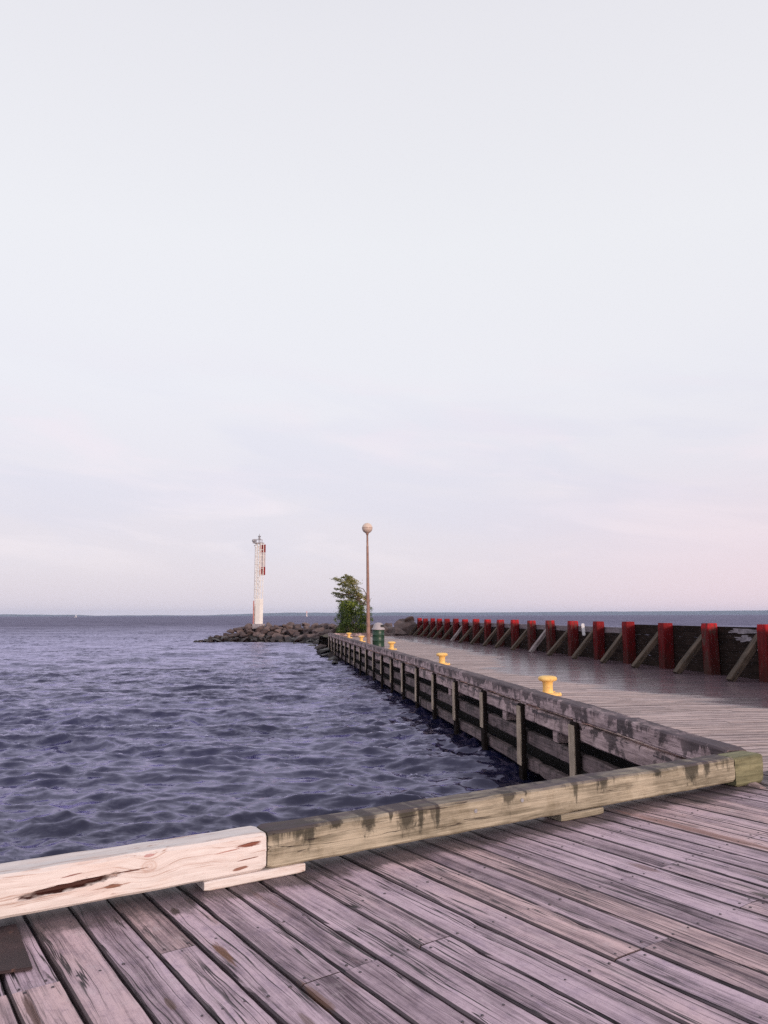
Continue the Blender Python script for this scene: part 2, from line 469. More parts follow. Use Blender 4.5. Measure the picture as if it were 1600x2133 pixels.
def mat_newwood():
    m, t, bs = material('fresh_sawn_timber')
    tc = t.add('ShaderNodeTexCoord').outputs['Object']
    x, y, z = t.sep(tc)[:3]
    # grain bends round a knot
    kx, kz = LN - 0.666, 0.131
    dx = t.math('SUBTRACT', x, kx); dz = t.math('SUBTRACT', z, kz)
    kd = t.math('SQRT', t.math('ADD', t.math('MULTIPLY', t.math('MULTIPLY', dx, dx), 0.5), t.math('MULTIPLY', dz, dz)))
    bend = t.math('MULTIPLY', t.mapr(kd, 0.0, 0.14, 0.05, 0.0, smooth=True), 1.0)
    zz = t.math('ADD', z, bend)
    wob = t.noise(t.comb(t.math('MULTIPLY', x, 2.0), 0.0, t.math('MULTIPLY', z, 5.0)), 1.0, 3.0)
    zz = t.math('MULTIPLY_ADD', wob, 0.06, zz)
    v = t.comb(t.math('MULTIPLY', x, 1.2), t.math('MULTIPLY', y, 30.0), t.math('MULTIPLY', zz, 48.0))
    g1 = t.noise(v, 1.0, 5.0, 0.6)
    g2 = t.noise(t.comb(t.math('MULTIPLY', x, 5.0), t.math('MULTIPLY', y, 150.0), t.math('MULTIPLY', zz, 190.0)), 1.0, 4.0, 0.6)
    f = t.math('ADD', t.math('MULTIPLY', g1, 0.6), t.math('MULTIPLY', g2, 0.4))
    base = t.ramp(t.mapr(f, 0.36, 0.66), [(0, (0.40, 0.25, 0.20)), (0.3, (0.66, 0.575, 0.555)), (1, (0.76, 0.70, 0.69))])
    sp = t.noise(t.comb(t.math('MULTIPLY', x, 30.0), t.math('MULTIPLY', y, 40.0), t.math('MULTIPLY', z, 55.0)), 1.0, 5.0, 0.75)
    base = t.mix(t.mapr(sp, 0.56, 0.72, 0, 0.45), base, (0.50, 0.36, 0.33))
    base = t.mix(t.mapr(t.noise(t.comb(t.math('MULTIPLY', x, 2.5), t.math('MULTIPLY', y, 5.0), t.math('MULTIPLY', z, 8.0)), 1.0, 5.0, 0.6), 0.54, 0.68, 0, 0.4), base, (0.62, 0.44, 0.38))
    # thin dark checks
    cr = t.noise(t.comb(t.math('MULTIPLY', x, 1.4), t.math('MULTIPLY', y, 16.0), t.math('MULTIPLY', zz, 24.0)), 1.0, 3.0)
    ck = t.math('MULTIPLY', t.mapr(t.math('ABSOLUTE', t.math('SUBTRACT', cr, 0.5)), 0.0, 0.009, 1, 0),
                t.mapr(t.noise(t.comb(t.math('MULTIPLY', x, 2.5), t.math('MULTIPLY', y, 8.0), t.math('MULTIPLY', z, 14.0)), 1.0, 2.0), 0.57, 0.64))
    base = t.mix(t.math('MULTIPLY', ck, 0.75), base, (0.20, 0.05, 0.035))
    spots = [  # x, z, half length, half height, slope, strength, colour
        (LN - 1.06, 0.100, 0.265, 0.022, 0.075, 1.0, (0.050, 0.011, 0.007)),
        (LN - 0.75, 0.125, 0.10, 0.005, 0.03, 0.95, (0.10, 0.03, 0.02)),
        (LN - 1.05, 0.152, 0.07, 0.004, 0.09, 0.8, (0.20, 0.05, 0.035)),
        (LN - 0.847, 0.064, 0.055, 0.013, 0.02, 0.95, (0.17, 0.07, 0.04)),
        (LN - 0.86, 0.064, 0.12, 0.004, 0.02, 0.7, (0.30, 0.14, 0.10)),
        (LN - 0.105, 0.155, 0.075, 0.015, 0.06, 0.95, (0.20, 0.05, 0.025)),
        (LN - 0.23, 0.140, 0.10, 0.004, 0.06, 0.7, (0.32, 0.10, 0.07)),
        (LN - 0.11, 0.080, 0.075, 0.004, 0.05, 0.9, (0.16, 0.05, 0.03)),
        (LN - 0.157, 0.036, 0.05, 0.011, 0.08, 0.9, (0.20, 0.06, 0.03)),
        (LN - 0.669, 0.185, 0.035, 0.010, 0.0, 0.6, (0.35, 0.10, 0.10))]
    jag = t.noise(t.comb(t.math('MULTIPLY', x, 14.0), t.math('MULTIPLY', y, 8.0), t.math('MULTIPLY', z, 60.0)), 1.0, 4.0)
    for sx, sz, sl, sh, sl2, st_, cc in spots:
        a = t.math('DIVIDE', t.math('SUBTRACT', x, sx), sl)
        b = t.math('DIVIDE', t.math('SUBTRACT', t.math('SUBTRACT', z, sz), t.math('MULTIPLY', t.math('SUBTRACT', x, sx), sl2)), sh)
        d = t.math('ADD', t.math('MULTIPLY', a, a), t.math('MULTIPLY', b, b))
        d = t.math('MULTIPLY', d, t.mapr(jag, 0.3, 0.7, 0.5, 1.8))
        base = t.mix(t.mapr(d, 1.0, 0.45, 0, st_, smooth=True), base, cc)
    # the knot: rings
    rings = t.math('SINE', t.math('MULTIPLY_ADD', kd, 420.0, t.math('MULTIPLY', g2, 7.0)))
    km = t.mapr(kd, 0.036, 0.026, smooth=True)
    base = t.mix(t.math('MULTIPLY', km, t.mapr(rings, -1, 1, 0.15, 0.45)), base, (0.45, 0.28, 0.22))
    t.set(bs, 'Base Color', base)
    bs.inputs['Roughness'].default_value = 0.7
    t.set(bs, 'Normal', t.bump(f, 0.35, 0.004))
    return m


M_NEW = mat_newwood()


def mat_redpost():
    m, t, bs = material('red_painted_post')
    tc = t.add('ShaderNodeTexCoord').outputs['Object']
    x, y, z = t.sep(tc)[:3]
    rn = t.add('ShaderNodeObjectInfo').outputs['Random']
    o = t.math('MULTIPLY', rn, 40.0)
    n1 = t.noise(t.comb(t.math('MULTIPLY_ADD', x, 9.0, o), t.math('MULTIPLY', y, 9.0), t.math('MULTIPLY', z, 2.2)), 1.0, 6.0, 0.65)
    fine = t.noise(t.comb(t.math('MULTIPLY_ADD', x, 60.0, o), t.math('MULTIPLY', y, 60.0), t.math('MULTIPLY', z, 6.0)), 1.0, 4.0, 0.6)
    red = t.mix(t.mapr(n1, 0.35, 0.65), (0.070, 0.0025, 0.004), (0.15, 0.004, 0.007))
    # sunlight painted brighter on the upper hand's breadth, colour darker towards the foot
    top = t.mapr(t.math('MULTIPLY_ADD', n1, 0.22, z), 1.18, 1.32, smooth=True)
    red = t.mix(t.math('MULTIPLY', top, t.mapr(rn, 0.15, 0.6, 0.25, 1.0)), red, (0.42, 0.012, 0.019))
    foot_dark = t.mapr(t.math('ADD', t.math('MULTIPLY', z, 0.40), t.math('MULTIPLY', n1, 0.9)), 0.80, 0.42, 0, 0.8, smooth=True)
    red = t.mix(foot_dark, red, (0.05, 0.014, 0.012))
    bare = t.math('MULTIPLY', t.mapr(t.math('ADD', n1, t.math('MULTIPLY', rn, 0.22)), 0.66, 0.76), 0.85)
    red = t.mix(bare, red, (0.06, 0.035, 0.03))
    t.set(bs, 'Base Color', red)
    bs.inputs['Roughness'].default_value = 0.75
    bs.inputs['Specular IOR Level'].default_value = 0.2
    t.set(bs, 'Normal', t.bump(fine, 0.4, 0.005))
    return m


M_RED = mat_redpost()
M_YELLOW = mat_paint('yellow_paint', (0.78, 0.46, 0.13), (0.90, 0.60, 0.22), 6.0, 0.6, worn=(0.42, 0.17, 0.06), worn_rng=(0.60, 0.70), bump=0.2)
M_WHITE = mat_paint('white_tower_paint', (0.80, 0.74, 0.70), (0.88, 0.84, 0.80), 2.0, 0.5, worn=(0.45, 0.30, 0.24), worn_rng=(0.68, 0.78))
M_REDP = mat_paint('daymark_red', (0.24, 0.006, 0.008), (0.32, 0.01, 0.012), 2.0, 0.6)
M_REDFADE = mat_paint('faded_red_steel', (0.40, 0.09, 0.07), (0.55, 0.20, 0.16), 3.0, 0.6)
M_MESH = mat_paint('daymark_white', (0.55, 0.50, 0.52), (0.66, 0.60, 0.62), 3.0, 0.6)
M_STEEL = mat_paint('grey_steel', (0.20, 0.20, 0.23), (0.34, 0.33, 0.36), 6.0, 0.5)
M_POLE = mat_paint('lamp_pole_paint', (0.20, 0.105, 0.085), (0.33, 0.19, 0.15), 3.0, 0.7, worn=(0.42, 0.30, 0.26), worn_rng=(0.58, 0.72))
M_DRUM = mat_paint('green_drum_paint', (0.009, 0.034, 0.019), (0.015, 0.052, 0.028), 4.0, 0.4, worn=(0.03, 0.06, 0.035), worn_rng=(0.62, 0.72))
M_LID = mat_paint('lid_grey', (0.30, 0.265, 0.28), (0.42, 0.37, 0.40), 4.0, 0.55, worn=(0.33, 0.27, 0.27), worn_rng=(0.62, 0.75))
M_BLACK = mat_paint('black_opening', (0.012, 0.012, 0.012), (0.02, 0.02, 0.02), 4.0, 0.8)
M_RUST = mat_paint('rusty_plate', (0.020, 0.010, 0.014), (0.042, 0.020, 0.025), 7.0, 0.7, worn=(0.11, 0.05, 0.04), worn_rng=(0.6, 0.75))
M_SIGNW = mat_paint('white_board', (0.70, 0.68, 0.72), (0.80, 0.78, 0.82), 5.0, 0.6)


def mat_globe():
    m, t, bs = material('frosted_globe')
    tc = t.add('ShaderNodeTexCoord').outputs['Object']
    n = t.noise(tc, 4.0, 5.0, 0.6)
    z = t.sep(tc)[2]
    dirt = t.mapr(t.math('MULTIPLY_ADD', n, 0.35, t.math('MULTIPLY', z, -1.0)), 0.12, 0.42, 0, 0.7)
    t.set(bs, 'Base Color', t.mix(dirt, (0.60, 0.47, 0.40), (0.38, 0.27, 0.235)))
    bs.inputs['Roughness'].default_value = 0.3
    return m


def mat_rock():
    m, t, bs = material('boulder_stone')
    g = t.add('ShaderNodeTexCoord').outputs['Object']
    gp = t.add('ShaderNodeNewGeometry').outputs['Position']
    rn = t.add('ShaderNodeObjectInfo').outputs['Random']
    v = t.vmath('ADD', g, t.comb(t.math('MULTIPLY', rn, 60.0), 0.0, 0.0))
    n = t.noise(v, 2.2, 7.0, 0.65)
    base = t.ramp(t.math('ADD', t.math('MULTIPLY', n, 0.6), t.math('MULTIPLY', rn, 0.4)),
                  [(0.15, (0.045, 0.031, 0.033)), (0.45, (0.095, 0.064, 0.064)), (0.7, (0.17, 0.12, 0.115)), (0.95, (0.30, 0.21, 0.20))])
    z = t.sep(gp)[2]
    wet = t.mapr(t.math('MULTIPLY_ADD', n, 0.5, z), -0.50, -0.15, 1, 0, smooth=True)
    base = t.mix(wet, base, t.mix(1.0, base, (0.16, 0.13, 0.14), 'MULTIPLY'))
    t.set(bs, 'Base Color', base)
    t.set(bs, 'Roughness', t.math('MULTIPLY_ADD', wet, -0.4, 0.85))
    t.set(bs, 'Normal', t.bump(t.noise(v, 7.0, 6.0, 0.65), 0.6, 0.06))
    return m


def mat_leaf(name, a, b, c):
    m, t, bs = material(name)
    rnd = t.add('ShaderNodeAttribute', attribute_name='rnd').outputs['Color']
    r, g, _ = t.sep(rnd)[:3]
    base = t.ramp(r, [(0.0, a), (0.55, b), (1.0, c)])
    t.set(bs, 'Base Color', base)
    bs.inputs['Roughness'].default_value = 0.5
    tr = t.add('ShaderNodeBsdfTranslucent', ins={'Color': t.mix(1.0, base, (0.9, 1.0, 0.4), 'MULTIPLY')})
    mx = t.add('ShaderNodeMixShader', ins={0: 0.28})
    t.l.new(bs.outputs[0], mx.inputs[1]); t.l.new(tr.outputs[0], mx.inputs[2])
    t.l.new(mx.outputs[0], m.node_tree.nodes['Material Output'].inputs[0])
    return m


M_GLOBE = mat_globe()
M_ROCK = mat_rock()
M_LEAF = mat_leaf('wind_blown_leaves', (0.040, 0.056, 0.016), (0.16, 0.165, 0.04), (0.46, 0.36, 0.15))
M_LEAF2 = mat_leaf('bush_leaves', (0.014, 0.030, 0.007), (0.065, 0.115, 0.015), (0.34, 0.38, 0.05))
M_BARK = mat_timber('bark', (0.05, 0.035, 0.028), (0.16, 0.12, 0.095), along='Z')


def mat_water():
    m, t, bs = material('lake_water')
    p = t.add('ShaderNodeNewGeometry').outputs['Position']
    nrm = t.add('ShaderNodeNewGeometry').outputs['Normal']
    # unresolved ripples tilt the surface directly, so far water keeps its texture
    n1 = t.vmath('SUBTRACT', t.noise(t.vmath('MULTIPLY', p, (1.0, 1.7, 1.0)), 2.6, 5.0, 0.62, 0.4, color=True), (0.5, 0.5, 0.5))
    n2 = t.vmath('SUBTRACT', t.noise(t.vmath('MULTIPLY', p, (0.6, 1.0, 1.0)), 0.9, 4.0, 0.6, 0.3, color=True), (0.5, 0.5, 0.5))
    n3 = t.vmath('SUBTRACT', t.noise(t.vmath('MULTIPLY', p, (1.0, 1.5, 1.0)), 9.0, 4.0, 0.65, 0.3, color=True), (0.5, 0.5, 0.5))
    s = t.vmath('ADD', t.vmath('MULTIPLY', n1, (0.72, 0.88, 0.0)), t.vmath('MULTIPLY', n2, (0.25, 0.45, 0.0)))
    s = t.vmath('ADD', s, t.vmath('MULTIPLY', n3, (0.36, 0.45, 0.0)))
    # calmer and rougher lanes
    lane = t.mapr(t.noise(t.vmath('MULTIPLY', p, (0.035, 0.11, 1.0)), 1.0, 4.0, 0.6, 0.5), 0.35, 0.65, 0.55, 1.45)
    lane2 = t.noise(t.vmath('MULTIPLY', p, (0.16, 0.75, 1.0)), 1.0, 5.0, 0.65, 0.6)
    lane = t.math('MULTIPLY', lane, t.mapr(lane2, 0.35, 0.65, 0.6, 1.5))
    dist = t.add('ShaderNodeVectorMath', operation='LENGTH'); t.set(dist, 0, p)
    lane = t.math('MULTIPLY', lane, t.mapr(dist.outputs['Value'], 12.0, 150.0, 1.0, 2.4))
    s = t.vmath('MULTIPLY', s, t.comb(lane, lane, lane))
    nn = t.vmath('NORMALIZE', t.vmath('ADD', nrm, s))
    body = t.mix(t.mapr(t.noise(t.vmath('MULTIPLY', p, (0.05, 0.16, 1.0)), 1.0, 4.0, 0.6), 0.35, 0.65), (0.006, 0.007, 0.022), (0.011, 0.012, 0.044))
    # whitecaps: sparse flecks
    fl = t.noise(t.vmath('MULTIPLY', p, (0.30, 1.3, 1.0)), 1.0, 6.0, 0.68)
    gate = t.noise(t.vmath('MULTIPLY', p, (0.06, 0.10, 1.0)), 1.0, 3.0, 0.5)
    yy = t.sep(p)[1]
    cap = t.math('MULTIPLY', t.mapr(t.math('MULTIPLY_ADD', t.math('SUBTRACT', gate, 0.5), 0.35, fl), 0.735, 0.775), t.mapr(yy, 40.0, 80.0))
    body = t.mix(cap, body, (0.62, 0.58, 0.66))
    rough = t.math('MULTIPLY_ADD', cap, 0.3, t.mapr(dist.outputs['Value'], 12.0, 220.0, 0.12, 0.60))
    m.node_tree.nodes.remove(bs)
    fr = t.add('ShaderNodeFresnel', ins={'IOR': 1.58, 'Normal': nn}).outputs[0]
    df = t.add('ShaderNodeBsdfDiffuse', ins={'Color': body, 'Normal': nn})
    gl = t.add('ShaderNodeBsdfAnisotropic', ins={'Color': (0.80, 0.76, 1.0), 'Roughness': rough, 'Normal': nn})
    mx = t.add('ShaderNodeMixShader', ins={0: t.math('MULTIPLY', fr, t.mapr(rough, 0.12, 0.6, 1.05, 0.42))})
    t.l.new(df.outputs[0], mx.inputs[1]); t.l.new(gl.outputs[0], mx.inputs[2])
    t.l.new(mx.outputs[0], m.node_tree.nodes['Material Output'].inputs[0])
    return m


M_WATER = mat_water()

# ------------------------------------------------------------------ layout
PIER_ANG = math.atan(0.154)
WATER_Z = -1.15
B_ANG = R(31.0)                       # line of the near kerb
B_P0 = Vector((-0.677, 4.514, 0))     # front lower corner of the joint between the two kerb timbers
B_DIR = Vector((math.cos(B_ANG), math.sin(B_ANG), 0))
B_NRM = Vector((-math.sin(B_ANG), math.cos(B_ANG), 0))   # away from the camera
PL_DIR = Vector((math.cos(R(-54.6)), math.sin(R(-54.6)), 0))
PL_N = Vector((-PL_DIR.y, PL_DIR.x, 0))                   # to the upper right
rng = random.Random(7)


# ------------------------------------------------------------------ board decks
def board_mesh(name, boards, mats, parent=None, nails=None, smooth=False, thick=0.05):
    """boards: list of (origin, dir, across, width, ta0, ta1, tb0, tb1, rnd) -> one mesh, uv in metres, random colour."""
    V, F, UV, RC, MI = [], [], [], [], []
    for (O, D, A, w, a0, a1, b0, b1, rc, seg, wob) in boards:
        L = max(a1 - a0, b1 - b0)
        n = max(1, int(L / seg))
        base = len(V)
        prof = [(0.0, -thick), (0.0, -0.009), (0.007, 0.0), (w / 2, 0.0012), (w - 0.007, 0.0), (w, -0.009), (w, -thick)]
        sd = rc[0] * 90
        for i in range(n + 1):
            f = i / n
            for j, (x, z) in enumerate(prof):
                k = x / w
                t_ = (a0 + (a1 - a0) * f) * (1 - k) + (b0 + (b1 - b0) * f) * k
                dx = 0.0; dz = 0.0
                if wob > 0:
                    e = mnoise.noise(Vector((t_ * 2.3, sd, k * 3))) * wob
                    e += mnoise.noise(Vector((t_ * 9.0, sd + 5, k * 3))) * wob * 0.6
                    chip = mnoise.noise(Vector((t_ * 5.0, sd + 9, k * 5)))
                    if j in (1, 2) or j in (4, 5):
                        s_ = 1 if j < 3 else -1
                        dx = e + s_ * max(0, chip - 0.38) * wob * 7
                        dz = -max(0, chip - 0.40) * wob * 5
                    dz += mnoise.noise(Vector((t_ * 0.8, sd + 2, 0))) * wob * 1.0 + (rc[1] - 0.5) * 0.004
                p = O + D * t_ + A * (x + dx)
                V.append((p.x, p.y, p.z + z + dz))
        m_ = len(prof)
        def uv(i, j):
            f = i / n; x = prof[j][0]; k = x / w
            return ((a0 + (a1 - a0) * f) * (1 - k) + (b0 + (b1 - b0) * f) * k, x + (prof[j][1] if j in (0, 6) else 0))
        for i in range(n):
            for j in range(m_ - 1):
                F.append((base + i * m_ + j, base + (i + 1) * m_ + j, base + (i + 1) * m_ + j + 1, base + i * m_ + j + 1))
                UV += [uv(i, j), uv(i + 1, j), uv(i + 1, j + 1), uv(i, j + 1)]
                RC += [rc] * 4; MI.append(0)
        for i, flip in ((0, False), (n, True)):
            idx = list(range(m_))
            if flip: idx = idx[::-1]
            F.append(tuple(base + i * m_ + j for j in idx))
            UV += [uv(i, j) for j in idx]; RC += [rc] * m_; MI.append(0)
    for (p, r) in (nails or []):
        base = len(V)
        for k in range(7):
            a = k * 2 * math.pi / 7
            V.append((p.x + r * math.cos(a), p.y + r * math.sin(a), p.z + 0.0035))
        for k in range(7):
            a = k * 2 * math.pi / 7
            V.append((p.x + r * 1.25 * math.cos(a), p.y + r * 1.25 * math.sin(a), p.z - 0.004))
        F.append(tuple(base + k for k in range(7))); UV += [(0, 0)] * 7; RC += [(0, 0, 0)] * 7; MI.append(1)
        for k in range(7):
            F.append((base + 7 + k, base + 7 + (k + 1) % 7, base + (k + 1) % 7, base + k))
            UV += [(0, 0)] * 4; RC += [(0, 0, 0)] * 4; MI.append(1)
    me = bpy.data.meshes.new(name)
    me.from_pydata(V, [], F)
    uvl = me.uv_layers.new(name='board')
    uvl.data.foreach_set('uv', np.array(UV, dtype=np.float32).ravel())
    ca = me.color_attributes.new('rnd', 'FLOAT_COLOR', 'CORNER')
    arr = np.ones((len(RC), 4), dtype=np.float32); arr[:, :3] = np.array(RC, dtype=np.float32)
    ca.data.foreach_set('color', arr.ravel())
    me.polygons.foreach_set('material_index', MI)
    me.update()
    o = link(name, me, mats, parent)
    return o


def build_boardwalk():
    widths = []
    edges = [0.845, 1.052, 1.243, 1.435, 1.626]
    e = 1.626
    while e < 14.5:
        e += 0.2065 + rng.uniform(-0.008, 0.008); edges.append(e)
    e = 0.845
    lo = []
    while e > -6.5:
        e -= 0.203 + rng.uniform(-0.008, 0.008); lo.append(e)
    edges = lo[::-1] + edges
    boards, nails = [], []
    outer = B_P0 + B_NRM * 0.27
    def t_at(v):       # where a line at across-distance v meets the outer kerb line
        # p = v*N + t*D ; (p-outer).BN = 0
        return (outer.dot(B_NRM) - v * PL_N.dot(B_NRM)) / PL_DIR.dot(B_NRM)
    JO = 0.61
    t_off = 0.17
    for k, (v0, v1) in enumerate(zip(edges, edges[1:])):
        gap = rng.uniform(0.007, 0.012) if rng.random() < 0.7 else rng.uniform(0.013, 0.020)
        w = v1 - v0 - gap
        a0, b0 = t_at(v0), t_at(v0 + w)
        t_end = 10.0
        t0 = min(a0, b0)
        # joints on joists
        js = []
        j = math.ceil((max(a0, b0) + rng.uniform(0.35, 3.0) - t_off) / JO) * JO + t_off
        while j < t_end:
            js.append(j)
            j += rng.choice([3, 4, 5, 6]) * JO
        cuts = js + [t_end]
        pa, pb = a0, b0
        for c_ in cuts:
            sk = rng.uniform(-0.004, 0.004)
            rc = (rng.random(), rng.random(), rng.random())
            far = v0 > 7.5 or c_ > 9
            boards.append((PL_N * v0, PL_DIR, PL_N, w, pa, c_ - 0.002 + sk, pb, c_ - 0.002 - sk, rc, 0.05 if not far else 0.2, 0.0035))
            jj = math.ceil((max(pa, pb) + 0.05 - t_off) / JO) * JO + t_off
            pts = [pa + 0.035 + 0.0 * k] if c_ != cuts[0] else []
            while jj < c_ - 0.05:
                pts.append(jj); jj += JO
            pts.append(c_ - 0.035)
            for tt in pts:
                for q in ((0.22, 0.78) if rng.random() < 0.85 else (0.5,)):
                    p = PL_N * (v0 + w * q + rng.uniform(-0.012, 0.012)) + PL_DIR * (tt + rng.uniform(-0.012, 0.012))
                    p.z = (rc[1] - 0.5) * 0.004
                    if -4 < p.x < 8 and p.y > 1:
                        nails.append((p, rng.uniform(0.0045, 0.0075)))
            pa = c_ + 0.003 + sk; pb = c_ + 0.003 - sk
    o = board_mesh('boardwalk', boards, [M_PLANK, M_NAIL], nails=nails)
    tag(o, kind='structure')
    # dark crib underneath, set back from the edge
    bm = bmesh.new()
    inner = B_P0 + B_NRM * -0.05
    P = [inner - B_DIR * 9, inner + B_DIR * 12, inner + B_DIR * 12 - B_NRM * 11, inner - B_DIR * 9 - B_NRM * 11]
    vb = [bm.verts.new((p.x, p.y, -1.9)) for p in P]
    vt = [bm.verts.new((p.x, p.y, -0.075)) for p in P]
    bm.faces.new(vt); bm.faces.new(vb[::-1])
    for i in range(4):
        bm.faces.new((vb[i], vb[(i + 1) % 4], vt[(i + 1) % 4], vt[i]))
    o = from_bm('boardwalk_foundation', bm, M_EARTH)
    tag(o, kind='structure')


build_boardwalk()


# ------------------------------------------------------------------ near kerb timbers
def kerb(name, s0, L, h, mat, z0, label, scoops=(), seed=0.0, back=0.2, nrm=0.0):
    root = empty(name, tuple(B_P0 + B_DIR * s0 + B_NRM * nrm), B_ANG)
    tag(root, label, 'kerb timber')
    bm = bmesh.new()
    timber(bm, L, back, h, seg=0.03, bev=0.014, wob=0.006, rough=0.004, seed=seed, scoops=scoops)
    o = from_bm('beam', bm, mat, root, smooth=False)
    o.location = (0, 0, z0)
    return root


def block(root, x0, x1, h, mat, y0=0.0, y1=0.2, label=None, seed=1.0):
    bm = bmesh.new()
    timber(bm, x1 - x0, y1 - y0, h, seg=0.04, bev=0.006, wob=0.003, rough=0.002, seed=seed)
    o = from_bm('spacer_block', bm, mat, root)
    o.location = (x0, y0, 0.0)
    if label: o['label'] = label
    return o


k1 = kerb('kerb_timber', -LN - 0.004, LN, 0.205, M_NEW, 0.052,
          'pale new kerb timber with a long dark split, at the left edge of the boardwalk',
          scoops=[(LN - 1.06, 0.100, 0.26, 0.017, 0.03, 0.075), (LN - 0.105, 0.155, 0.07, 0.012, 0.010, 0.06)], seed=3.0)
block(k1, LN - 0.363, LN + 0.245, 0.050, M_NEW, -0.006, 0.19, seed=5.0)
block(k1, LN - 2.6, LN - 2.1, 0.050, M_NEW, 0.0, 0.19, seed=6.0)
k2 = kerb('kerb_timber', 0.006, 4.37, 0.203, M_GREY, 0.053,
          'long weathered greenish kerb timber with dark drip stains, reaching the pier corner',
          seed=11.0)
block(k2, 2.29, 2.73, 0.051, M_GREY, -0.002, 0.19, seed=8.0)
bm = bmesh.new()
timber(bm, 0.40, 0.205, 0.250, seg=0.03, bev=0.014, wob=0.006, rough=0.004, seed=21.0)
o = from_bm('end_block', bm, M_BLOCK, k2)
o.location = (4.376, -0.003, 0.002)
o['label'] = 'mossy yellow-green end block of the kerb'
for kx, kz in ((1.92, 0.198), (1.505, 0.180)):
    bm = bmesh.new()
    lathe(bm, [(0.0135, -0.004), (0.0135, 0.003), (0.006, 0.003), (0.004, 0.0045)], 12,
          Matrix.Translation((kx, -0.001, kz)) @ Matrix.Rotation(R(90), 4, 'X'))
    from_bm('bolt', bm, M_STEEL, k2)

# flat rusty plate lying on the boards at the left
bm = bmesh.new()
v = [(-1.80, 3.87), (-1.505, 3.415), (-1.72, 3.34), (-2.10, 3.68)]
lo_ = [bm.verts.new((x, y, 0.0)) for x, y in v]
hi_ = [bm.verts.new((x, y, 0.012)) for x, y in v]
bm.faces.new(hi_); bm.faces.new(lo_[::-1])
for i in range(4):
    bm.faces.new((lo_[i], lo_[(i + 1) % 4], hi_[(i + 1) % 4], hi_[i]))
bmesh.ops.bevel(bm, geom=[e_ for e_ in bm.edges], offset=0.003, segments=2, affect='EDGES')
o = from_bm('steel_plate', bm, M_RUST)
o.location = (0, 0, 0.004)
tag(o, 'flat dark rusty steel plate lying on the boards beside the pale kerb timber', 'metal plate')

# ------------------------------------------------------------------ pier
PIER_X = 4.24
EAX = Vector((math.cos(PIER_ANG), math.sin(PIER_ANG), 0))
SAX = Vector((-math.sin(PIER_ANG), math.cos(PIER_ANG), 0))


def pl(o_, s_, z=0.0):
    return Vector((PIER_X, 0, z)) + EAX * o_ + SAX * s_


WALL_O = (11.09 - PIER_X) * math.cos(PIER_ANG)     # across-distance of the wall's post faces


def s_of_y(Y, o_):
    return (Y - EAX.y * o_) / SAX.y


pier = empty('pier', (PIER_X, 0, 0), PIER_ANG)
tag(pier, 'long timber pier with stained side beams, running out along the water to the breakwater', 'pier')

# the pier's boards
boards, nails = [], []
kb = B_P0 + B_NRM * 0.275
e_dir = B_DIR
s_ = 4.0
while s_ < 57.6:
    w = 0.19 + rng.uniform(-0.004, 0.004)
    # the board at across-distance o has world position pl(o, s); stop where it meets the near kerb line
    def lim(sv_):
        p0 = pl(0, sv_)
        return (kb - p0).dot(B_NRM) / EAX.dot(B_NRM)
    l0, l1 = lim(s_), lim(s_ + w)
    o_hi = 7.35
    if s_ > 50: o_hi = 7.35
    x0 = 0.03
    if s_ > 54.2: x0 = (s_ - 54.2) * 1.2
    if l0 > x0 + 0.1:
        e0, e1 = min(o_hi, l0), min(o_hi, l1)
        j = rng.choice([2.2, 3.0, 3.8, 4.6])
        parts = [(x0, j), (j, 99)] if j < min(e0, e1) - 0.4 else [(x0, 99)]
        for (q0, q1) in parts:
            last = q1 == 99
            rc = (rng.random(), rng.random(), rng.random())
            # local frame of the pier: x = across, y = along
            boards.append((Vector((0, s_, 0)), Vector((1, 0, 0)), Vector((0, 1, 0)), w - 0.012,
                           q0, (e0 if last else q1 - 0.004), q0, (e1 if last else q1 - 0.004), rc, 0.5 if s_ > 14 else 0.15, 0.002))
    s_ += w
o = board_mesh('deck', boards, [M_PIERPLANK, M_NAIL], parent=pier)

# kerb timber along the pier's water side, in lengths
S0, S1 = 7.20, 54.0
cuts = [S0, 9.4, 13.0, 17.9, 23.5, 29.2, 35.0, 41.0, 47.4, S1]
ROT90 = Matrix.Rotation(R(90), 4, 'Z')
def run(name, z0, h, w, out, mat, seed, cuts, seg):
    for i, (a, b) in enumerate(zip(cuts, cuts[1:])):
        bm = bmesh.new()
        # +X of the timber becomes +Y of the pier; its y=0 face must look outwards (-X)
        M = Matrix(((0, 1, 0, 0), (1, 0, 0, 0), (0, 0, 1, 0), (0, 0, 0, 1)))
        timber(bm, b - a - 0.012, w, h, seg=seg, bev=0.02, wob=0.012, rough=0.006, seed=seed + i * 3.3, M=M)
        o = from_bm(name, bm, mat, pier)
        o.location = (-out, a + 0.006, z0)
run('kerb_beam', 0.065, 0.20, 0.25, 0.0, M_PIERTOP, 31.0, cuts, 0.10)
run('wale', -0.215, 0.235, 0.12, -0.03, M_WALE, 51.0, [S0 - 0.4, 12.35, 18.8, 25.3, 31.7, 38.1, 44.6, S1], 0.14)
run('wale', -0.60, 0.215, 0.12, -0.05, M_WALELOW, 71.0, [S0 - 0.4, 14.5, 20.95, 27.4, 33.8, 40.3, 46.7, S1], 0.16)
run('wale', -1.02, 0.20, 0.12, -0.07, M_WALELOW, 91.0, [S0 - 0.4, 12.35, 23.1, 33.8, 44.6, S1], 0.2)
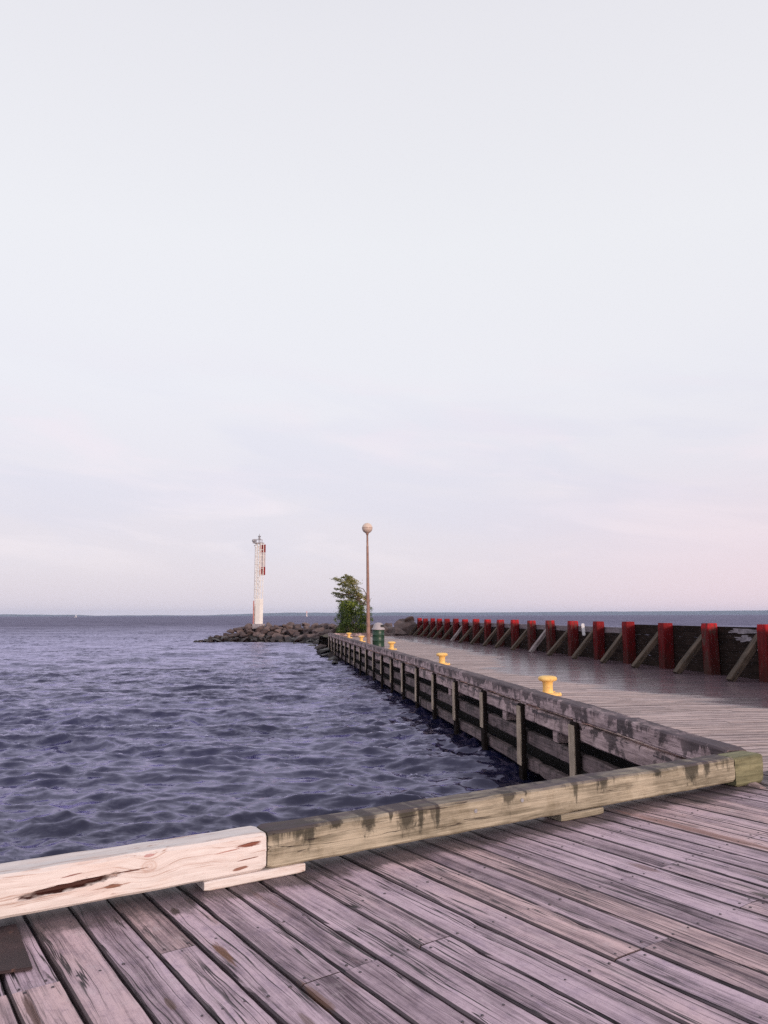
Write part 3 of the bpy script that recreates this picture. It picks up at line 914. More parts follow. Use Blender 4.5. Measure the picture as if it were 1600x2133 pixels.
# piles coloured dark for their shaded sides, plus added pale boards as lit faces
for k in range(0, 21):
    s_ = 10.55 + 2.215 * k
    if s_ > S1: break
    bm = bmesh.new()
    timber(bm, 2.35, 0.22, 0.070, seg=0.12, bev=0.012, wob=0.01, rough=0.006, seed=k * 1.7 + 100,
           M=Matrix(((0, 0, -1, 0), (0, 1, 0, 0), (1, 0, 0, 0), (0, 0, 0, 1))))
    p = from_bm('pile', bm, M_PILE, pier)
    p.location = (0.03, s_, -2.315)
    bm = bmesh.new()
    zb = -rng.uniform(0.55, 1.0)
    timber(bm, 0.0 - zb, 0.19, 0.022, seg=0.1, bev=0.005, wob=0.004, rough=0.003, seed=k * 1.7 + 200,
           M=Matrix(((0, 0, -1, 0), (0, 1, 0, 0), (1, 0, 0, 0), (0, 0, 0, 1))))
    q = from_bm('lit_face_board', bm, M_LITFACE, p)
    q.location = (-0.072, 0.015, 2.315 + zb)
    # spacer under the kerb beam
    bm = bmesh.new()
    box(bm, 0.04, 0.24, s_ - 0.02, s_ + 0.26, 0.003, 0.075)
    from_bm('spacer_block', bm, M_PIERTOP, pier)
    # the butt ends of cross ties, now and then
    if k in (0, 1, 3, 6, 9):
        bm = bmesh.new()
        timber(bm, 0.9, 0.24, 0.165, seg=0.2, bev=0.01, wob=0.004, rough=0.003, seed=k + 300)
        c = from_bm('cross_tie', bm, M_WALE, pier)
        c.location = (0.075, s_ + 0.9 + (k % 3) * 0.25, -0.382)
# filled crib set back behind the timbers
bm = bmesh.new()
box(bm, 0.55, 7.2, 11.0, 54.0, -2.3, -0.06)
box(bm, 0.55, 3.4, 8.3, 10.995, -2.3, -0.06)
from_bm('crib', bm, M_EARTH, pier)
# end timber across the far end of the pier
bm = bmesh.new()
timber(bm, 3.3, 0.25, 0.22, seg=0.2, bev=0.02, wob=0.012, rough=0.006, seed=401)
o = from_bm('end_beam', bm, M_PIERTOP, pier); o.location = (0.27, S1 - 0.25, 0.03)
bm = bmesh.new()
box(bm, 0.02, 7.3, S1 + 0.005, S1 + 0.12, -2.0, 0.02)
from_bm('end_boards', bm, M_WALE, pier)

# ------------------------------------------------------------------ fender wall
wall = empty('timber_wall', tuple(pl(WALL_O, 0)), PIER_ANG)
tag(wall, 'dark timber wall with red painted posts and slanting braces along the right side of the pier', 'wall')
S_POST0 = s_of_y(17.0, WALL_O)
DS = 2.16 / SAX.y
posts = [S_POST0 + DS * k for k in range(-1, 19)]
red_amt = {}
proto_bm = None
for k, ps in zip(range(-1, 19), posts):
    bm = bmesh.new()
    hgt = 1.27 + [0.0, 0.01, -0.01, 0.015, 0.0][k % 5]
    wv = [0.30, 0.29, 0.31][k % 3]
    timber(bm, hgt + 1.6, wv, wv, seg=0.12, bev=0.016, wob=0.008, rough=0.004, seed=500 + k * 2.1,
           M=Matrix(((0, 0, -1, 0), (0, 1, 0, 0), (1, 0, 0, -1.6), (0, 0, 0, 1))))
    p = from_bm('post', bm, M_RED, wall)
    p.location = (0.30, ps - wv / 2, 0)
    p.rotation_euler = (R(rng.uniform(-1.0, 1.0)), R(rng.uniform(-0.8, 0.8)), R(rng.uniform(-3, 3)))
    # brace: from the upper part of the wall down to the deck on the pier side
    if k >= 0 or True:
        bm = bmesh.new()
        bw = 0.20
        y_off = wv / 2 + 0.14 + (0.02 if k % 2 else 0)
        a = Vector((-0.62 - 0.04 * (k % 3), y_off, 0.012)); b = Vector((0.22, y_off + 0.01, 1.02 - 0.04 * (k % 2)))
        d = (b - a); L = d.length; d.normalize()
        side = Vector((0, 1, 0)); up = side.cross(d) * -1
        M = Matrix((d, side, d.cross(side))).transposed().to_4x4(); M.translation = a
        timber(bm, L, bw, 0.14, seg=0.12, bev=0.012, wob=0.008, rough=0.004, seed=600 + k)
        o = from_bm('brace', bm, M_BRACEPALE if k in (6, 12) else M_BRACE, wall)
        o.data.transform(Matrix.Translation((0, -bw / 2, -0.07)))
        # local +X along the brace; the material runs along Z, so turn the mesh
        o.data.transform(Matrix.Rotation(R(-90), 4, 'Y'))
        o.matrix_local = Matrix.Translation((0, ps, 0)) @ M @ Matrix.Rotation(R(90), 4, 'Y')
        if k == 6: o['label'] = 'pale grey brace'
        if k == 12: o['label'] = 'pale brace far down the wall'
# horizontal boards behind the posts, bay by bay
S_A, S_B = posts[0] - 3.0, posts[-1] + 1.6
row_h = 0.295
for r_ in range(5):
    z0 = -0.30 + r_ * (row_h + 0.004)
    a = S_A
    i = 0
    while a < S_B:
        b = min(a + DS * (2 + (i + r_) % 2), S_B)
        bm = bmesh.new()
        top = z0 + row_h
        far = a > posts[4] - 0.5
        mt = M_WALL
        hh = row_h
        if r_ == 4:
            # upper row: full height on the near bays, a low grey board further on
            mt = M_WALLTOP if far else M_WALL
            hh = 0.19 if far else 0.30
            if not far: b = min(b, posts[4] + 0.15)
        M = Matrix(((0, 1, 0, 0), (1, 0, 0, 0), (0, 0, 1, 0), (0, 0, 0, 1)))
        timber(bm, b - a - 0.01, 0.09, hh, seg=0.2, bev=0.006, wob=0.003, rough=0.002, seed=700 + r_ * 13 + i, M=M)
        o = from_bm('board', bm, mt, wall)
        o.location = (0.31 + rng.uniform(-0.004, 0.006), a, z0)
        a = b; i += 1
# splashed whitewash patches on one bay, thin raised coats of paint
pm = mat_paint('whitewash', (0.14, 0.12, 0.14), (0.30, 0.27, 0.31), 9.0, 0.8)
def blob(y0, z0, ly, lz, seed):
    bm = bmesh.new()
    n = 26
    c0 = bm.verts.new((0.303, y0, z0))
    ring = []
    for i in range(n):
        a = 2 * math.pi * i / n
        rr = 1 + 0.9 * mnoise.noise(Vector((math.cos(a) * 2 + seed, math.sin(a) * 2, seed)))
        ring.append(bm.verts.new((0.303, y0 + ly * rr * math.cos(a), z0 + lz * rr * math.sin(a))))
    for i in range(n):
        bm.faces.new((c0, ring[i], ring[(i + 1) % n]))
    ext = bmesh.ops.extrude_face_region(bm, geom=list(bm.faces))
    for v_ in ext['geom']:
        if isinstance(v_, bmesh.types.BMVert): v_.co.x -= 0.012
    o = from_bm('whitewash_patch', bm, pm, wall)
ym = (posts[1] + posts[2]) / 2
blob(ym - 0.15, 1.10, 0.62, 0.055, 1.0)
blob(ym - 0.1, 0.93, 0.36, 0.075, 2.0)
blob(ym - 0.45, 0.68, 0.16, 0.035, 3.0)

# white marker board leaning on the wall
bm = bmesh.new()
box(bm, -0.055, 0.055, -0.012, 0.012, 0.0, 0.43)
bmesh.ops.bevel(bm, geom=list(bm.edges), offset=0.02, segments=3, affect='EDGES')
o = from_bm('marker_board', bm, M_SIGNW)
pp = pl(WALL_O + 0.20, posts[5] + 1.30)
o.matrix_world = Matrix.Translation((pp.x, pp.y, 0.76)) @ Matrix.Rotation(R(-12), 4, 'Z') @ Matrix.Rotation(R(-4), 4, 'Y')
tag(o, 'narrow white marker board fixed upright on the dark wall beside a red post', 'sign')
o_marker = o

# ------------------------------------------------------------------ mooring bollards
def make_bollard():
    root = empty('mooring_bollard', (0, 0, 0))
    bm = bmesh.new()
    prof = [(0.118, 0.02), (0.104, 0.05), (0.095, 0.09), (0.092, 0.17), (0.095, 0.225), (0.108, 0.25), (0.13, 0.262)]
    lathe(bm, prof, 32)
    from_bm('column', bm, M_YELLOW, root, smooth=True)
    bm = bmesh.new()
    prof = [(0.11, 0.256), (0.15, 0.262), (0.172, 0.280), (0.178, 0.302), (0.172, 0.325), (0.15, 0.343), (0.10, 0.354), (0.03, 0.358)]
    lathe(bm, prof, 32)
    from_bm('head', bm, M_YELLOW, root, smooth=True)
    bm = bmesh.new()
    pts = []
    for i in range(32):
        a = 2 * math.pi * i / 32
        # squarish plate with rounded corners
        ca, sa = math.cos(a), math.sin(a)
        k = 1.0 / (abs(ca) ** 4 + abs(sa) ** 4) ** 0.25
        pts.append((0.20 * k * ca, 0.19 * k * sa))
    rings = []
    for f, z in ((1.0, 0.0), (1.0, 0.032), (0.97, 0.040), (0.62, 0.046)):
        rings.append([bm.verts.new((x * f + (0.03), y * f, z)) for x, y in pts])
    for A, B in zip(rings, rings[1:]):
        for i in range(32):
            bm.faces.new((A[i], A[(i + 1) % 32], B[(i + 1) % 32], B[i]))
    bm.faces.new(rings[0][::-1]); bm.faces.new(rings[-1])
    from_bm('base_plate', bm, M_YELLOW, root)
    for sx, sy in ((-1, -1), (1, -1), (1, 1), (-1, 1)):
        bm = bmesh.new()
        lathe(bm, [(0.018, 0.038), (0.018, 0.055), (0.012, 0.058)], 6, Matrix.Translation((0.03 + sx * 0.15, sy * 0.14, 0)))
        from_bm('bolt', bm, M_YELLOW, root)
    return root


def copy_tree(src, parent=None):
    c = src.copy(); col.objects.link(c)
    if parent is not None: c.parent = parent
    for ch in list(src.children):
        copy_tree(ch, c)
    return c


bol = make_bollard()
spots = [(3.08, 14.35, 'yellow mooring bollard nearest to the kerb timbers, the largest in view'),
         (1.76, 23.1, 'yellow mooring bollard second from the front, midway between the nearest one and the bin'),
         (0.32, 33.1, 'yellow mooring bollard just in front of the green litter bin'),
         (-1.30, 42.7, 'yellow mooring bollard right behind the lamp post, between it and the last bollard'),
         (-2.35, 50.0, 'small far yellow mooring bollard at the end of the pier below the tree')]
for i, (x, y, lab) in enumerate(spots):
    o = bol if i == 0 else copy_tree(bol)
    o.location = (x, y, 0.004)
    o.rotation_euler = (0, 0, PIER_ANG + R([0, 4, -5, 3, -2][i]))
    tag(o, lab, 'bollard', 'yellow mooring bollards along the pier edge')

# ------------------------------------------------------------------ lamp post
lamp = empty('lamp_post', ((767.5 - 800) / 1550 * 40, 40.0, 0.0))
tag(lamp, 'tall slim rusty-pink lamp post with a single round globe, on the pier edge', 'lamp post')
bm = bmesh.new()
prof = [(0.125, 0.0), (0.125, 0.03), (0.10, 0.05), (0.098, 0.8), (0.09, 2.0), (0.078, 3.4), (0.066, 4.7), (0.062, 5.2), (0.055, 5.22), (0.05, 5.85)]
lathe(bm, prof, 16, Matrix.Rotation(R(-0.65), 4, 'Y'))
from_bm('pole', bm, M_POLE, lamp, smooth=True)
bm = bmesh.new()
T = Matrix.Rotation(R(-0.65), 4, 'Y')
lathe(bm, [(0.055, 5.80), (0.075, 5.84), (0.09, 5.90), (0.085, 5.93)], 20, T)
from_bm('fitter', bm, M_POLE, lamp, smooth=True)
bm = bmesh.new()
bmesh.ops.create_uvsphere(bm, u_segments=32, v_segments=20, radius=0.285)
g = from_bm('globe', bm, M_GLOBE, lamp, smooth=True)
g.location = T @ Vector((0, 0, 6.17))
bm = bmesh.new()
lathe(bm, [(0.287, -0.012), (0.290, 0.0), (0.287, 0.012)], 32, cap=False)
o = from_bm('seam_ring', bm, M_POLE, g, smooth=True)
bm = bmesh.new()
box(bm, -0.03, 0.03, -0.115, -0.085, 0.9, 1.12)
from_bm('access_cover', bm, M_POLE, lamp)

# ------------------------------------------------------------------ litter bin
binr = empty('litter_bin', (-0.285, 36.3, 0.004))
tag(binr, 'green drum litter bin with a pale domed lid, beside the lamp post', 'litter bin')
bm = bmesh.new()
prof = [(0.285, 0.0), (0.295, 0.012), (0.287, 0.03), (0.287, 0.27), (0.297, 0.285), (0.297, 0.30), (0.287, 0.315), (0.287, 0.54),
        (0.297, 0.555), (0.297, 0.57), (0.287, 0.585), (0.287, 0.83), (0.296, 0.845), (0.29, 0.86)]
lathe(bm, prof, 32)
from_bm('drum', bm, M_DRUM, binr, smooth=True)
bm = bmesh.new()
prof = [(0.312, 0.80), (0.318, 0.82), (0.312, 0.865), (0.27, 0.885), (0.262, 0.93), (0.235, 1.02), (0.19, 1.09), (0.12, 1.135), (0.03, 1.15)]
lathe(bm, prof, 32)
lid = from_bm('lid', bm, M_LID, binr, smooth=True)
bm = bmesh.new()
Mh = Matrix.Rotation(R(-32), 4, 'Z')
bmv = []
for i in range(9):
    a = R(-34 + 68 * i / 8)
    for (r_, z) in ((0.262, 0.935), (0.241, 1.04)):
        bmv.append(bm.verts.new(Mh @ Vector((r_ * math.cos(a) + 0.006, r_ * math.sin(a) + 0.0, z))))
for i in range(8):
    bm.faces.new((bmv[2 * i], bmv[2 * i + 2], bmv[2 * i + 3], bmv[2 * i + 1]))
ext = bmesh.ops.extrude_face_region(bm, geom=list(bm.faces))
for v_ in ext['geom']:
    if isinstance(v_, bmesh.types.BMVert): v_.co.x += 0.012; v_.co.y -= 0.008
from_bm('opening', bm, M_BLACK, lid)

# ------------------------------------------------------------------ light tower on the breakwater
TX, TY, TZ = (541.5 - 800) / 1550 * 80.0, 80.0, 0.62
tower = empty('light_tower', (TX, TY, TZ), R(-24))
tag(tower, 'tall white lattice light tower with red daymark panels, at the tip of the breakwater', 'light tower')
W = 0.25; H = 8.6
bm = bmesh.new()
for sx in (-1, 1):
    for sy in (-1, 1):
        box(bm, sx * W - 0.032, sx * W + 0.032, sy * W - 0.032, sy * W + 0.032, 0, H)
from_bm('corner_posts', bm, M_WHITE, tower)
bm = bmesh.new()
n = 9
z0, z1 = 2.62, H - 0.05
st_ = (z1 - z0) / n
faces = [((-W, -W), (W, -W)), ((W, -W), (W, W)), ((W, W), (-W, W)), ((-W, W), (-W, -W))]
for (a, b) in faces:
    for i in range(n + 1):
        z = z0 + i * st_
        bar(bm, (a[0], a[1], z), (b[0], b[1], z), 0.032, 0.032)
        if i < n and (a, b) in (faces[0], faces[3]):
            bar(bm, (a[0], a[1], z + 0.03), (b[0], b[1], z + st_ - 0.03), 0.030, 0.030)
from_bm('bracing', bm, M_WHITE, tower)
bm = bmesh.new()
box(bm, -W - 0.06, W + 0.06, -W - 0.06, W + 0.06, 0.0, 2.6)
bmesh.ops.bevel(bm, geom=list(bm.edges), offset=0.02, segments=2, affect='EDGES')
from_bm('equipment_cabinet', bm, M_WHITE, tower)
bm = bmesh.new()
box(bm, -W - 0.25, W + 0.25, -W - 0.25, W + 0.25, -0.5, -0.003)
from_bm('base_slab', bm, M_LID, tower)
dm_x0, dm_x1 = -0.34, 0.46
for nm, za, zb, mt in (('daymark_panel', 7.62, 8.48, M_REDP), ('daymark_panel', 6.10, 7.60, M_MESH), ('daymark_panel', 5.18, 6.08, M_REDP)):
    bm = bmesh.new()
    box(bm, dm_x0, dm_x1, W + 0.06, W + 0.085, za, zb)
    for q in range(5):
        x = dm_x0 + (dm_x1 - dm_x0) * (q + 0.5) / 5
        box(bm, x - 0.012, x + 0.012, W + 0.045, W + 0.058, za + 0.02, zb - 0.02)
    o = from_bm(nm, bm, mt, tower)
    o['label'] = 'red daymark panel' if mt is M_REDP else 'pale daymark panel'
# ladder with safety hoops on the left
bm = bmesh.new()
lx = -W - 0.22
for sy in (-0.2, 0.2):
    box(bm, lx - 0.02, lx + 0.02, sy - 0.02, sy + 0.02, 0.0, H + 0.1)
z = 0.3
while z < H:
    bar(bm, (lx, -0.2, z), (lx, 0.2, z), 0.03, 0.03)
    z += 0.3
z = 1.2
while z < H:
    bar(bm, (lx, -0.2, z), (-W, -0.2, z), 0.035, 0.035)
    bar(bm, (lx, 0.2, z), (-W, 0.2, z), 0.035, 0.035)
    z += 0.74
from_bm('ladder', bm, M_WHITE, tower)
bm = bmesh.new()
for i in range(7):
    z = 2.75 + i * 0.9
    pts = [Vector((lx - 0.13 * math.sin(a), -0.22 * math.cos(a), z)) for a in [math.pi * q / 8 for q in range(9)]]
    for a, b in zip(pts, pts[1:]): bar(bm, a, b, 0.03, 0.05)
for q in (2, 4, 6):
    a = math.pi * q / 8
    x, y = lx - 0.13 * math.sin(a), -0.22 * math.cos(a)
    box(bm, x - 0.012, x + 0.012, y - 0.012, y + 0.012, 2.75, 2.75 + 5.4)
from_bm('safety_cage', bm, M_LID, tower)
bm = bmesh.new()
for sy in (-0.28, 0.28):
    box(bm, lx - 0.09, lx - 0.02, sy - 0.035, sy + 0.035, 0.0, 2.45)
for z in (0.05, 0.95, 1.05, 2.0, 2.4):
    box(bm, lx - 0.085, lx - 0.025, -0.28, 0.28, z, z + 0.05)
box(bm, lx - 0.085, lx - 0.075, -0.10, 0.24, 0.2, 1.9)
from_bm('ladder_guard', bm, M_REDFADE, tower)
bm = bmesh.new()
box(bm, -W - 0.52, W + 0.05, -W - 0.1, W + 0.1, H + 0.003, H + 0.06)
for (x, y) in ((-W - 0.49, -W - 0.07), (-W - 0.49, W + 0.07), (W * 0, -W - 0.07), (0, W + 0.07), (W, -W - 0.07)):
    box(bm, x - 0.02, x + 0.02, y - 0.02, y + 0.02, H + 0.06, H + 0.42)
bar(bm, (-W - 0.49, -W - 0.07, H + 0.42), (W, -W - 0.07, H + 0.42), 0.04, 0.04)
bar(bm, (-W - 0.49, W + 0.07, H + 0.42), (0, W + 0.07, H + 0.42), 0.04, 0.04)
bar(bm, (-W - 0.49, -W - 0.07, H + 0.42), (-W - 0.49, W + 0.07, H + 0.42), 0.04, 0.04)
from_bm('platform', bm, M_LID, tower)
bm = bmesh.new()
bar(bm, (-0.66, -0.2, H - 0.3), (-0.30, -0.1, H + 0.05), 0.07, 0.07)
lathe(bm, [(0.07, 0), (0.16, 0.12), (0.16, 0.2), (0.05, 0.3)], 14, Matrix.Translation((-0.84, -0.3, H + 0.22)) @ Matrix.Rotation(R(60), 4, 'Y'))
box(bm, -0.72, -0.50, -0.28, -0.1, H + 0.08, H + 0.36)
from_bm('floodlight', bm, M_STEEL, tower)
bm = bmesh.new()
lathe(bm, [(0.03, H + 0.06), (0.03, H + 0.42), (0.15, H + 0.44), (0.15, H + 0.48), (0.10, H + 0.50), (0.10, H + 0.70), (0.14, H + 0.72),
           (0.17, H + 0.78), (0.03, H + 0.84), (0.02, H + 1.05)], 16, Matrix.Translation((-0.15, 0, 0)))
from_bm('lantern', bm, M_STEEL, tower, smooth=False)

# ------------------------------------------------------------------ boulders
def rock_mesh(i):
    r = random.Random(100 + i)
    bm = bmesh.new()
    pts = []
    for k in range(15):
        v = Vector((r.gauss(0, 1), r.gauss(0, 1), r.gauss(0, 1))).normalized()
        v = Vector((v.x * 1.0, v.y * r.uniform(0.7, 0.95), v.z * 0.68))
        pts.append(bm.verts.new(v * r.uniform(0.85, 1.08)))
    res = bmesh.ops.convex_hull(bm, input=pts)
    bmesh.ops.delete(bm, geom=[g for g in res['geom_interior'] if isinstance(g, bmesh.types.BMVert)], context='VERTS')
    bmesh.ops.bevel(bm, geom=list(bm.edges), offset=0.09, segments=2, affect='EDGES', profile=0.6, clamp_overlap=True)
    bmesh.ops.triangulate(bm, faces=list(bm.faces))
    for _ in range(2):
        es = [e for e in bm.edges if e.calc_length() > 0.22]
        if es: bmesh.ops.subdivide_edges(bm, edges=es, cuts=1)
        bmesh.ops.triangulate(bm, faces=list(bm.faces))
    for v in bm.verts:
        d = mnoise.noise(v.co * 1.7 + Vector((i * 5, 0, 0))) * 0.07 + mnoise.noise(v.co * 4.5 + Vector((i * 5, 0, 0))) * 0.035
        v.co += v.co.normalized() * d
        if v.co.length > 1.12: v.co = v.co.normalized() * 1.12
    bmesh.ops.recalc_face_normals(bm, faces=bm.faces)
    me = bpy.data.meshes.new('boulder')
    bm.to_mesh(me); bm.free()
    me.materials.append(M_ROCK)
    return me


ROCKS = [rock_mesh(i) for i in range(9)]
rr = random.Random(42)


def boulder(x, y, z, r, label, group, flat=1.0, mi=None, rz=None):
    me = ROCKS[mi if mi is not None else rr.randrange(9)]
    o = bpy.data.objects.new('boulder', me)
    col.objects.link(o)
    o.location = (x, y, z)
    o.scale = (r * rr.uniform(0.9, 1.2), r * rr.uniform(0.9, 1.15), r * flat * rr.uniform(0.85, 1.15))
    o.rotation_euler = (rr.uniform(-0.4, 0.4), rr.uniform(-0.4, 0.4), rr.uniform(0, 6.28) if rz is None else rz)
    tag(o, label, 'boulder', group)
    return o


# waterline (camera side), crest and crest height along the breakwater
PATH = [(-3.2, 51.5, 1.2, 55.5, 0.35), (-4.0, 56.0, 0.0, 60.0, 0.45), (-5.0, 62.0, -2.2, 66.5, 0.55), (-6.4, 68.5, -4.4, 73.0, 0.62),
        (-9.5, 74.5, -8.0, 79.5, 0.66), (-12.0, 75.5, -11.5, 80.2, 0.66), (-14.2, 75.8, -14.2, 80.4, 0.50),
        (-16.0, 76.0, -16.5, 79.6, -0.10), (-17.6, 76.4, -17.9, 78.4, -0.70)]


def path_at(u):
    k = min(int(u), len(PATH) - 2); f = u - k
    return [PATH[k][i] * (1 - f) + PATH[k + 1][i] * f for i in range(5)]


placed = []
tries = 0
while tries < 9000 and len(placed) < 262:
    tries += 1
    u = rr.uniform(0, len(PATH) - 1.001)
    wx, wy, cx_, cy_, ch = path_at(u)
    t_ = rr.uniform(-0.10, 1.30)
    x = wx + (cx_ - wx) * t_ + rr.uniform(-0.2, 0.2); y = wy + (cy_ - wy) * t_ + rr.uniform(-0.2, 0.2)
    r = rr.choice([0.40, 0.48, 0.55, 0.62, 0.70, 0.85])
    loc = pl(0, 0)
    # keep clear of the pier deck
    rel = Vector((x, y, 0)) - pl(0, 0)
    ol, sl = rel.dot(EAX), rel.dot(SAX)
    if sl < 55.0 + r and ol > -0.2 - r: continue
    if abs(x - TX) < 0.9 and abs(y - TY) < 0.9: continue
    zt = -1.25 + (ch + 1.25) * min(1.0, max(0, t_)) ** 0.85
    if t_ > 1: zt = ch - (t_ - 1) * 2.2
    if any((x - a) ** 2 + (y - b) ** 2 < (0.62 * (r + c)) ** 2 for a, b, c in placed): continue
    placed.append((x, y, r))
    if t_ < 0.18 and u < 6:
        lab, grp = 'dark wet boulder at the waterline of the breakwater', 'wet boulders along the waterline of the breakwater'
    elif t_ > 0.85:
        lab, grp = 'brownish dry boulder along the top of the breakwater', 'boulders along the top of the breakwater'
    else:
        lab, grp = 'purplish-brown boulder on the slope of the breakwater', 'boulders on the slope of the breakwater'
    boulder(x, y, zt - r * 0.30, r, lab, grp, 0.85)
# stones under the tower foot
for (x, y, z, r) in ((TX - 0.9, TY - 1.0, 0.15, 0.62), (TX + 0.2, TY - 1.2, 0.12, 0.60), (TX + 1.1, TY - 0.9, 0.10, 0.58), (TX - 1.4, TY - 0.2, 0.0, 0.6), (TX + 1.5, TY + 0.3, 0.1, 0.6)):
    boulder(x, y, z, r, 'brownish boulder packed round the foot of the light tower', 'boulders round the foot of the light tower', 0.8)
# low dark stones trailing off the tip
for i, (x, y, z, r) in enumerate(((-17.9, 76.0, -1.02, 0.62), (-18.4, 75.7, -1.10, 0.55), (-18.9, 75.8, -1.13, 0.45), (-17.3, 75.4, -1.0, 0.65), (-16.7, 75.2, -1.0, 0.6))):
    boulder(x, y, z, r, 'low black wet stone trailing into the water off the tip of the breakwater', 'low stones off the tip of the breakwater', 0.6)
# dark stones against the far corner of the pier
for (x, y, z, r) in ((-3.6, 48.2, -1.0, 0.5), (-3.95, 50.6, -0.9, 0.6), (-2.95, 44.6, -1.1, 0.45), (-4.3, 52.6, -0.75, 0.65), (-3.2, 46.4, -1.08, 0.5), (-2.5, 41.4, -1.14, 0.4)):
    boulder(x, y, z, r, 'dark wet boulder lying against the foot of the pier near its far corner', 'dark boulders against the foot of the pier', 0.7)
# the heap behind the pier end, right of the tree
heap = [(-0.2, 57.6, 0.25, 0.75), (-1.4, 57.2, 0.1, 0.6), (0.7, 58.6, 0.35, 0.8), (1.0, 57.0, 0.05, 0.75), (-0.9, 59.2, 0.35, 0.8), (2.6, 58.6, 0.1, 0.9),
        (3.4, 60.0, 0.2, 0.9), (0.3, 60.5, 0.4, 0.8), (-2.4, 58.4, 0.1, 0.7), (-1.8, 60.8, 0.2, 0.8), (1.9, 61.0, 0.3, 0.9), (-0.3, 56.5, -0.05, 0.5), (0.4, 56.4, 0.0, 0.5)]
for (x, y, z, r) in heap:
    boulder(x, y, z, r, 'reddish-brown boulder in the heap behind the litter bin, at the far end of the pier', 'boulders heaped at the end of the pier')
boulder(1.62, 57.2, 0.50, 1.10, 'largest boulder, tall and brown, where the red-posted wall ends', None, 1.25, 6)
boulder(1.95, 57.25, 1.20, 0.62, 'flat grey boulder perched on top of the largest one', None, 0.42, 1)
boulder(-3.55, 57.2, 0.42, 0.62, 'pinkish pale boulder just left of the bush', None, 0.9, 2)
# rubble core under the stones
bm = bmesh.new()
rows = []
for i in range(0, (len(PATH) - 1) * 3 + 1):
    wx, wy, cx_, cy_, ch = path_at(min(i / 3, len(PATH) - 1.001))
    bx_, by_ = cx_ + (cx_ - wx) * 0.9, cy_ + (cy_ - wy) * 0.9
    row = [(wx, wy, -1.9), (wx * 0.7 + cx_ * 0.3, wy * 0.7 + cy_ * 0.3, -0.95 + (ch + 1) * 0.1), (cx_, cy_, max(ch - 0.65, -1.3)),
           (cx_ + (bx_ - cx_) * 0.4, cy_ + (by_ - cy_) * 0.4, max(ch - 0.9, -1.4)), (bx_, by_, -1.9)]
    rows.append([bm.verts.new(p) for p in row])
for A, B in zip(rows, rows[1:]):
    for i in range(4):
        bm.faces.new((A[i], A[i + 1], B[i + 1], B[i]))
bm.faces.new(rows[0]); bm.faces.new(rows[-1][::-1])
o = from_bm('breakwater_core', bm, M_EARTH)
tag(o, kind='structure')

# ------------------------------------------------------------------ tree and bush
def leaves_mesh(name, clumps, n_per, size, mat, parent, wind, seed):
    r = np.random.RandomState(seed)
    C = []; S = []; RC = []
    for (c, rad, cnt, tone) in clumps:
        k = int(cnt)
        u = r.normal(size=(k, 3)) * 0.42
        p = np.array(c) + u * np.array(rad)
        C.append(p); S.append(np.full(k, size)); RC.append(np.clip(tone + r.normal(size=k) * 0.20 + u[:, 2] * 0.10, 0, 1))
    C = np.concatenate(C); S = np.concatenate(S); RC = np.concatenate(RC)
    n = len(C)
    d = r.normal(size=(n, 3)) * 0.55 + np.array(wind)
    d /= np.linalg.norm(d, axis=1, keepdims=True)
    q = r.normal(size=(n, 3))
    w = np.cross(d, q); w /= np.linalg.norm(w, axis=1, keepdims=True)
    L = (S * r.uniform(0.7, 1.4, n))[:, None]
    Wd = L * 0.38
    nn = np.cross(d, w)
    v = np.stack([C, C + d * L * 0.5 + w * Wd * 0.5 + nn * L * 0.08, C + d * L, C + d * L * 0.5 - w * Wd * 0.5 + nn * L * 0.08], axis=1)
    me = bpy.data.meshes.new(name)
    me.vertices.add(n * 4); me.vertices.foreach_set('co', v.reshape(-1))
    me.loops.add(n * 4); me.loops.foreach_set('vertex_index', np.arange(n * 4, dtype=np.int32))
    me.polygons.add(n); me.polygons.foreach_set('loop_start', np.arange(0, n * 4, 4, dtype=np.int32))
    try: me.polygons.foreach_set('loop_total', np.full(n, 4, dtype=np.int32))
    except Exception: pass
    ca = me.color_attributes.new('rnd', 'FLOAT_COLOR', 'CORNER')
    a = np.ones((n * 4, 4), dtype=np.float32); a[:, 0] = np.repeat(RC, 4); a[:, 1] = np.repeat(r.rand(n), 4)
    ca.data.foreach_set('color', a.ravel())
    me.update(calc_edges=True); me.validate()
    return link(name, me, mat, parent)


def limbs_mesh(name, chains, mat, parent):
    bm = bmesh.new()
    for pts in chains:
        prev = None
        seg = 8
        for i, (p, r_) in enumerate(pts):
            p = Vector(p)
            nx = Vector(pts[min(i + 1, len(pts) - 1)][0]) - Vector(pts[max(i - 1, 0)][0])
            nx.normalize()
            a = nx.cross(Vector((0.3, 1, 0.1))).normalized(); b = nx.cross(a)
            ring = [bm.verts.new(p + (a * math.cos(2 * math.pi * k / seg) + b * math.sin(2 * math.pi * k / seg)) * r_) for k in range(seg)]
            if prev:
                for k in range(seg):
                    bm.faces.new((prev[k], prev[(k + 1) % seg], ring[(k + 1) % seg], ring[k]))
            else: bm.faces.new(ring[::-1])
            prev = ring
        bm.faces.new(prev)
    return from_bm(name, bm, mat, parent, smooth=True)


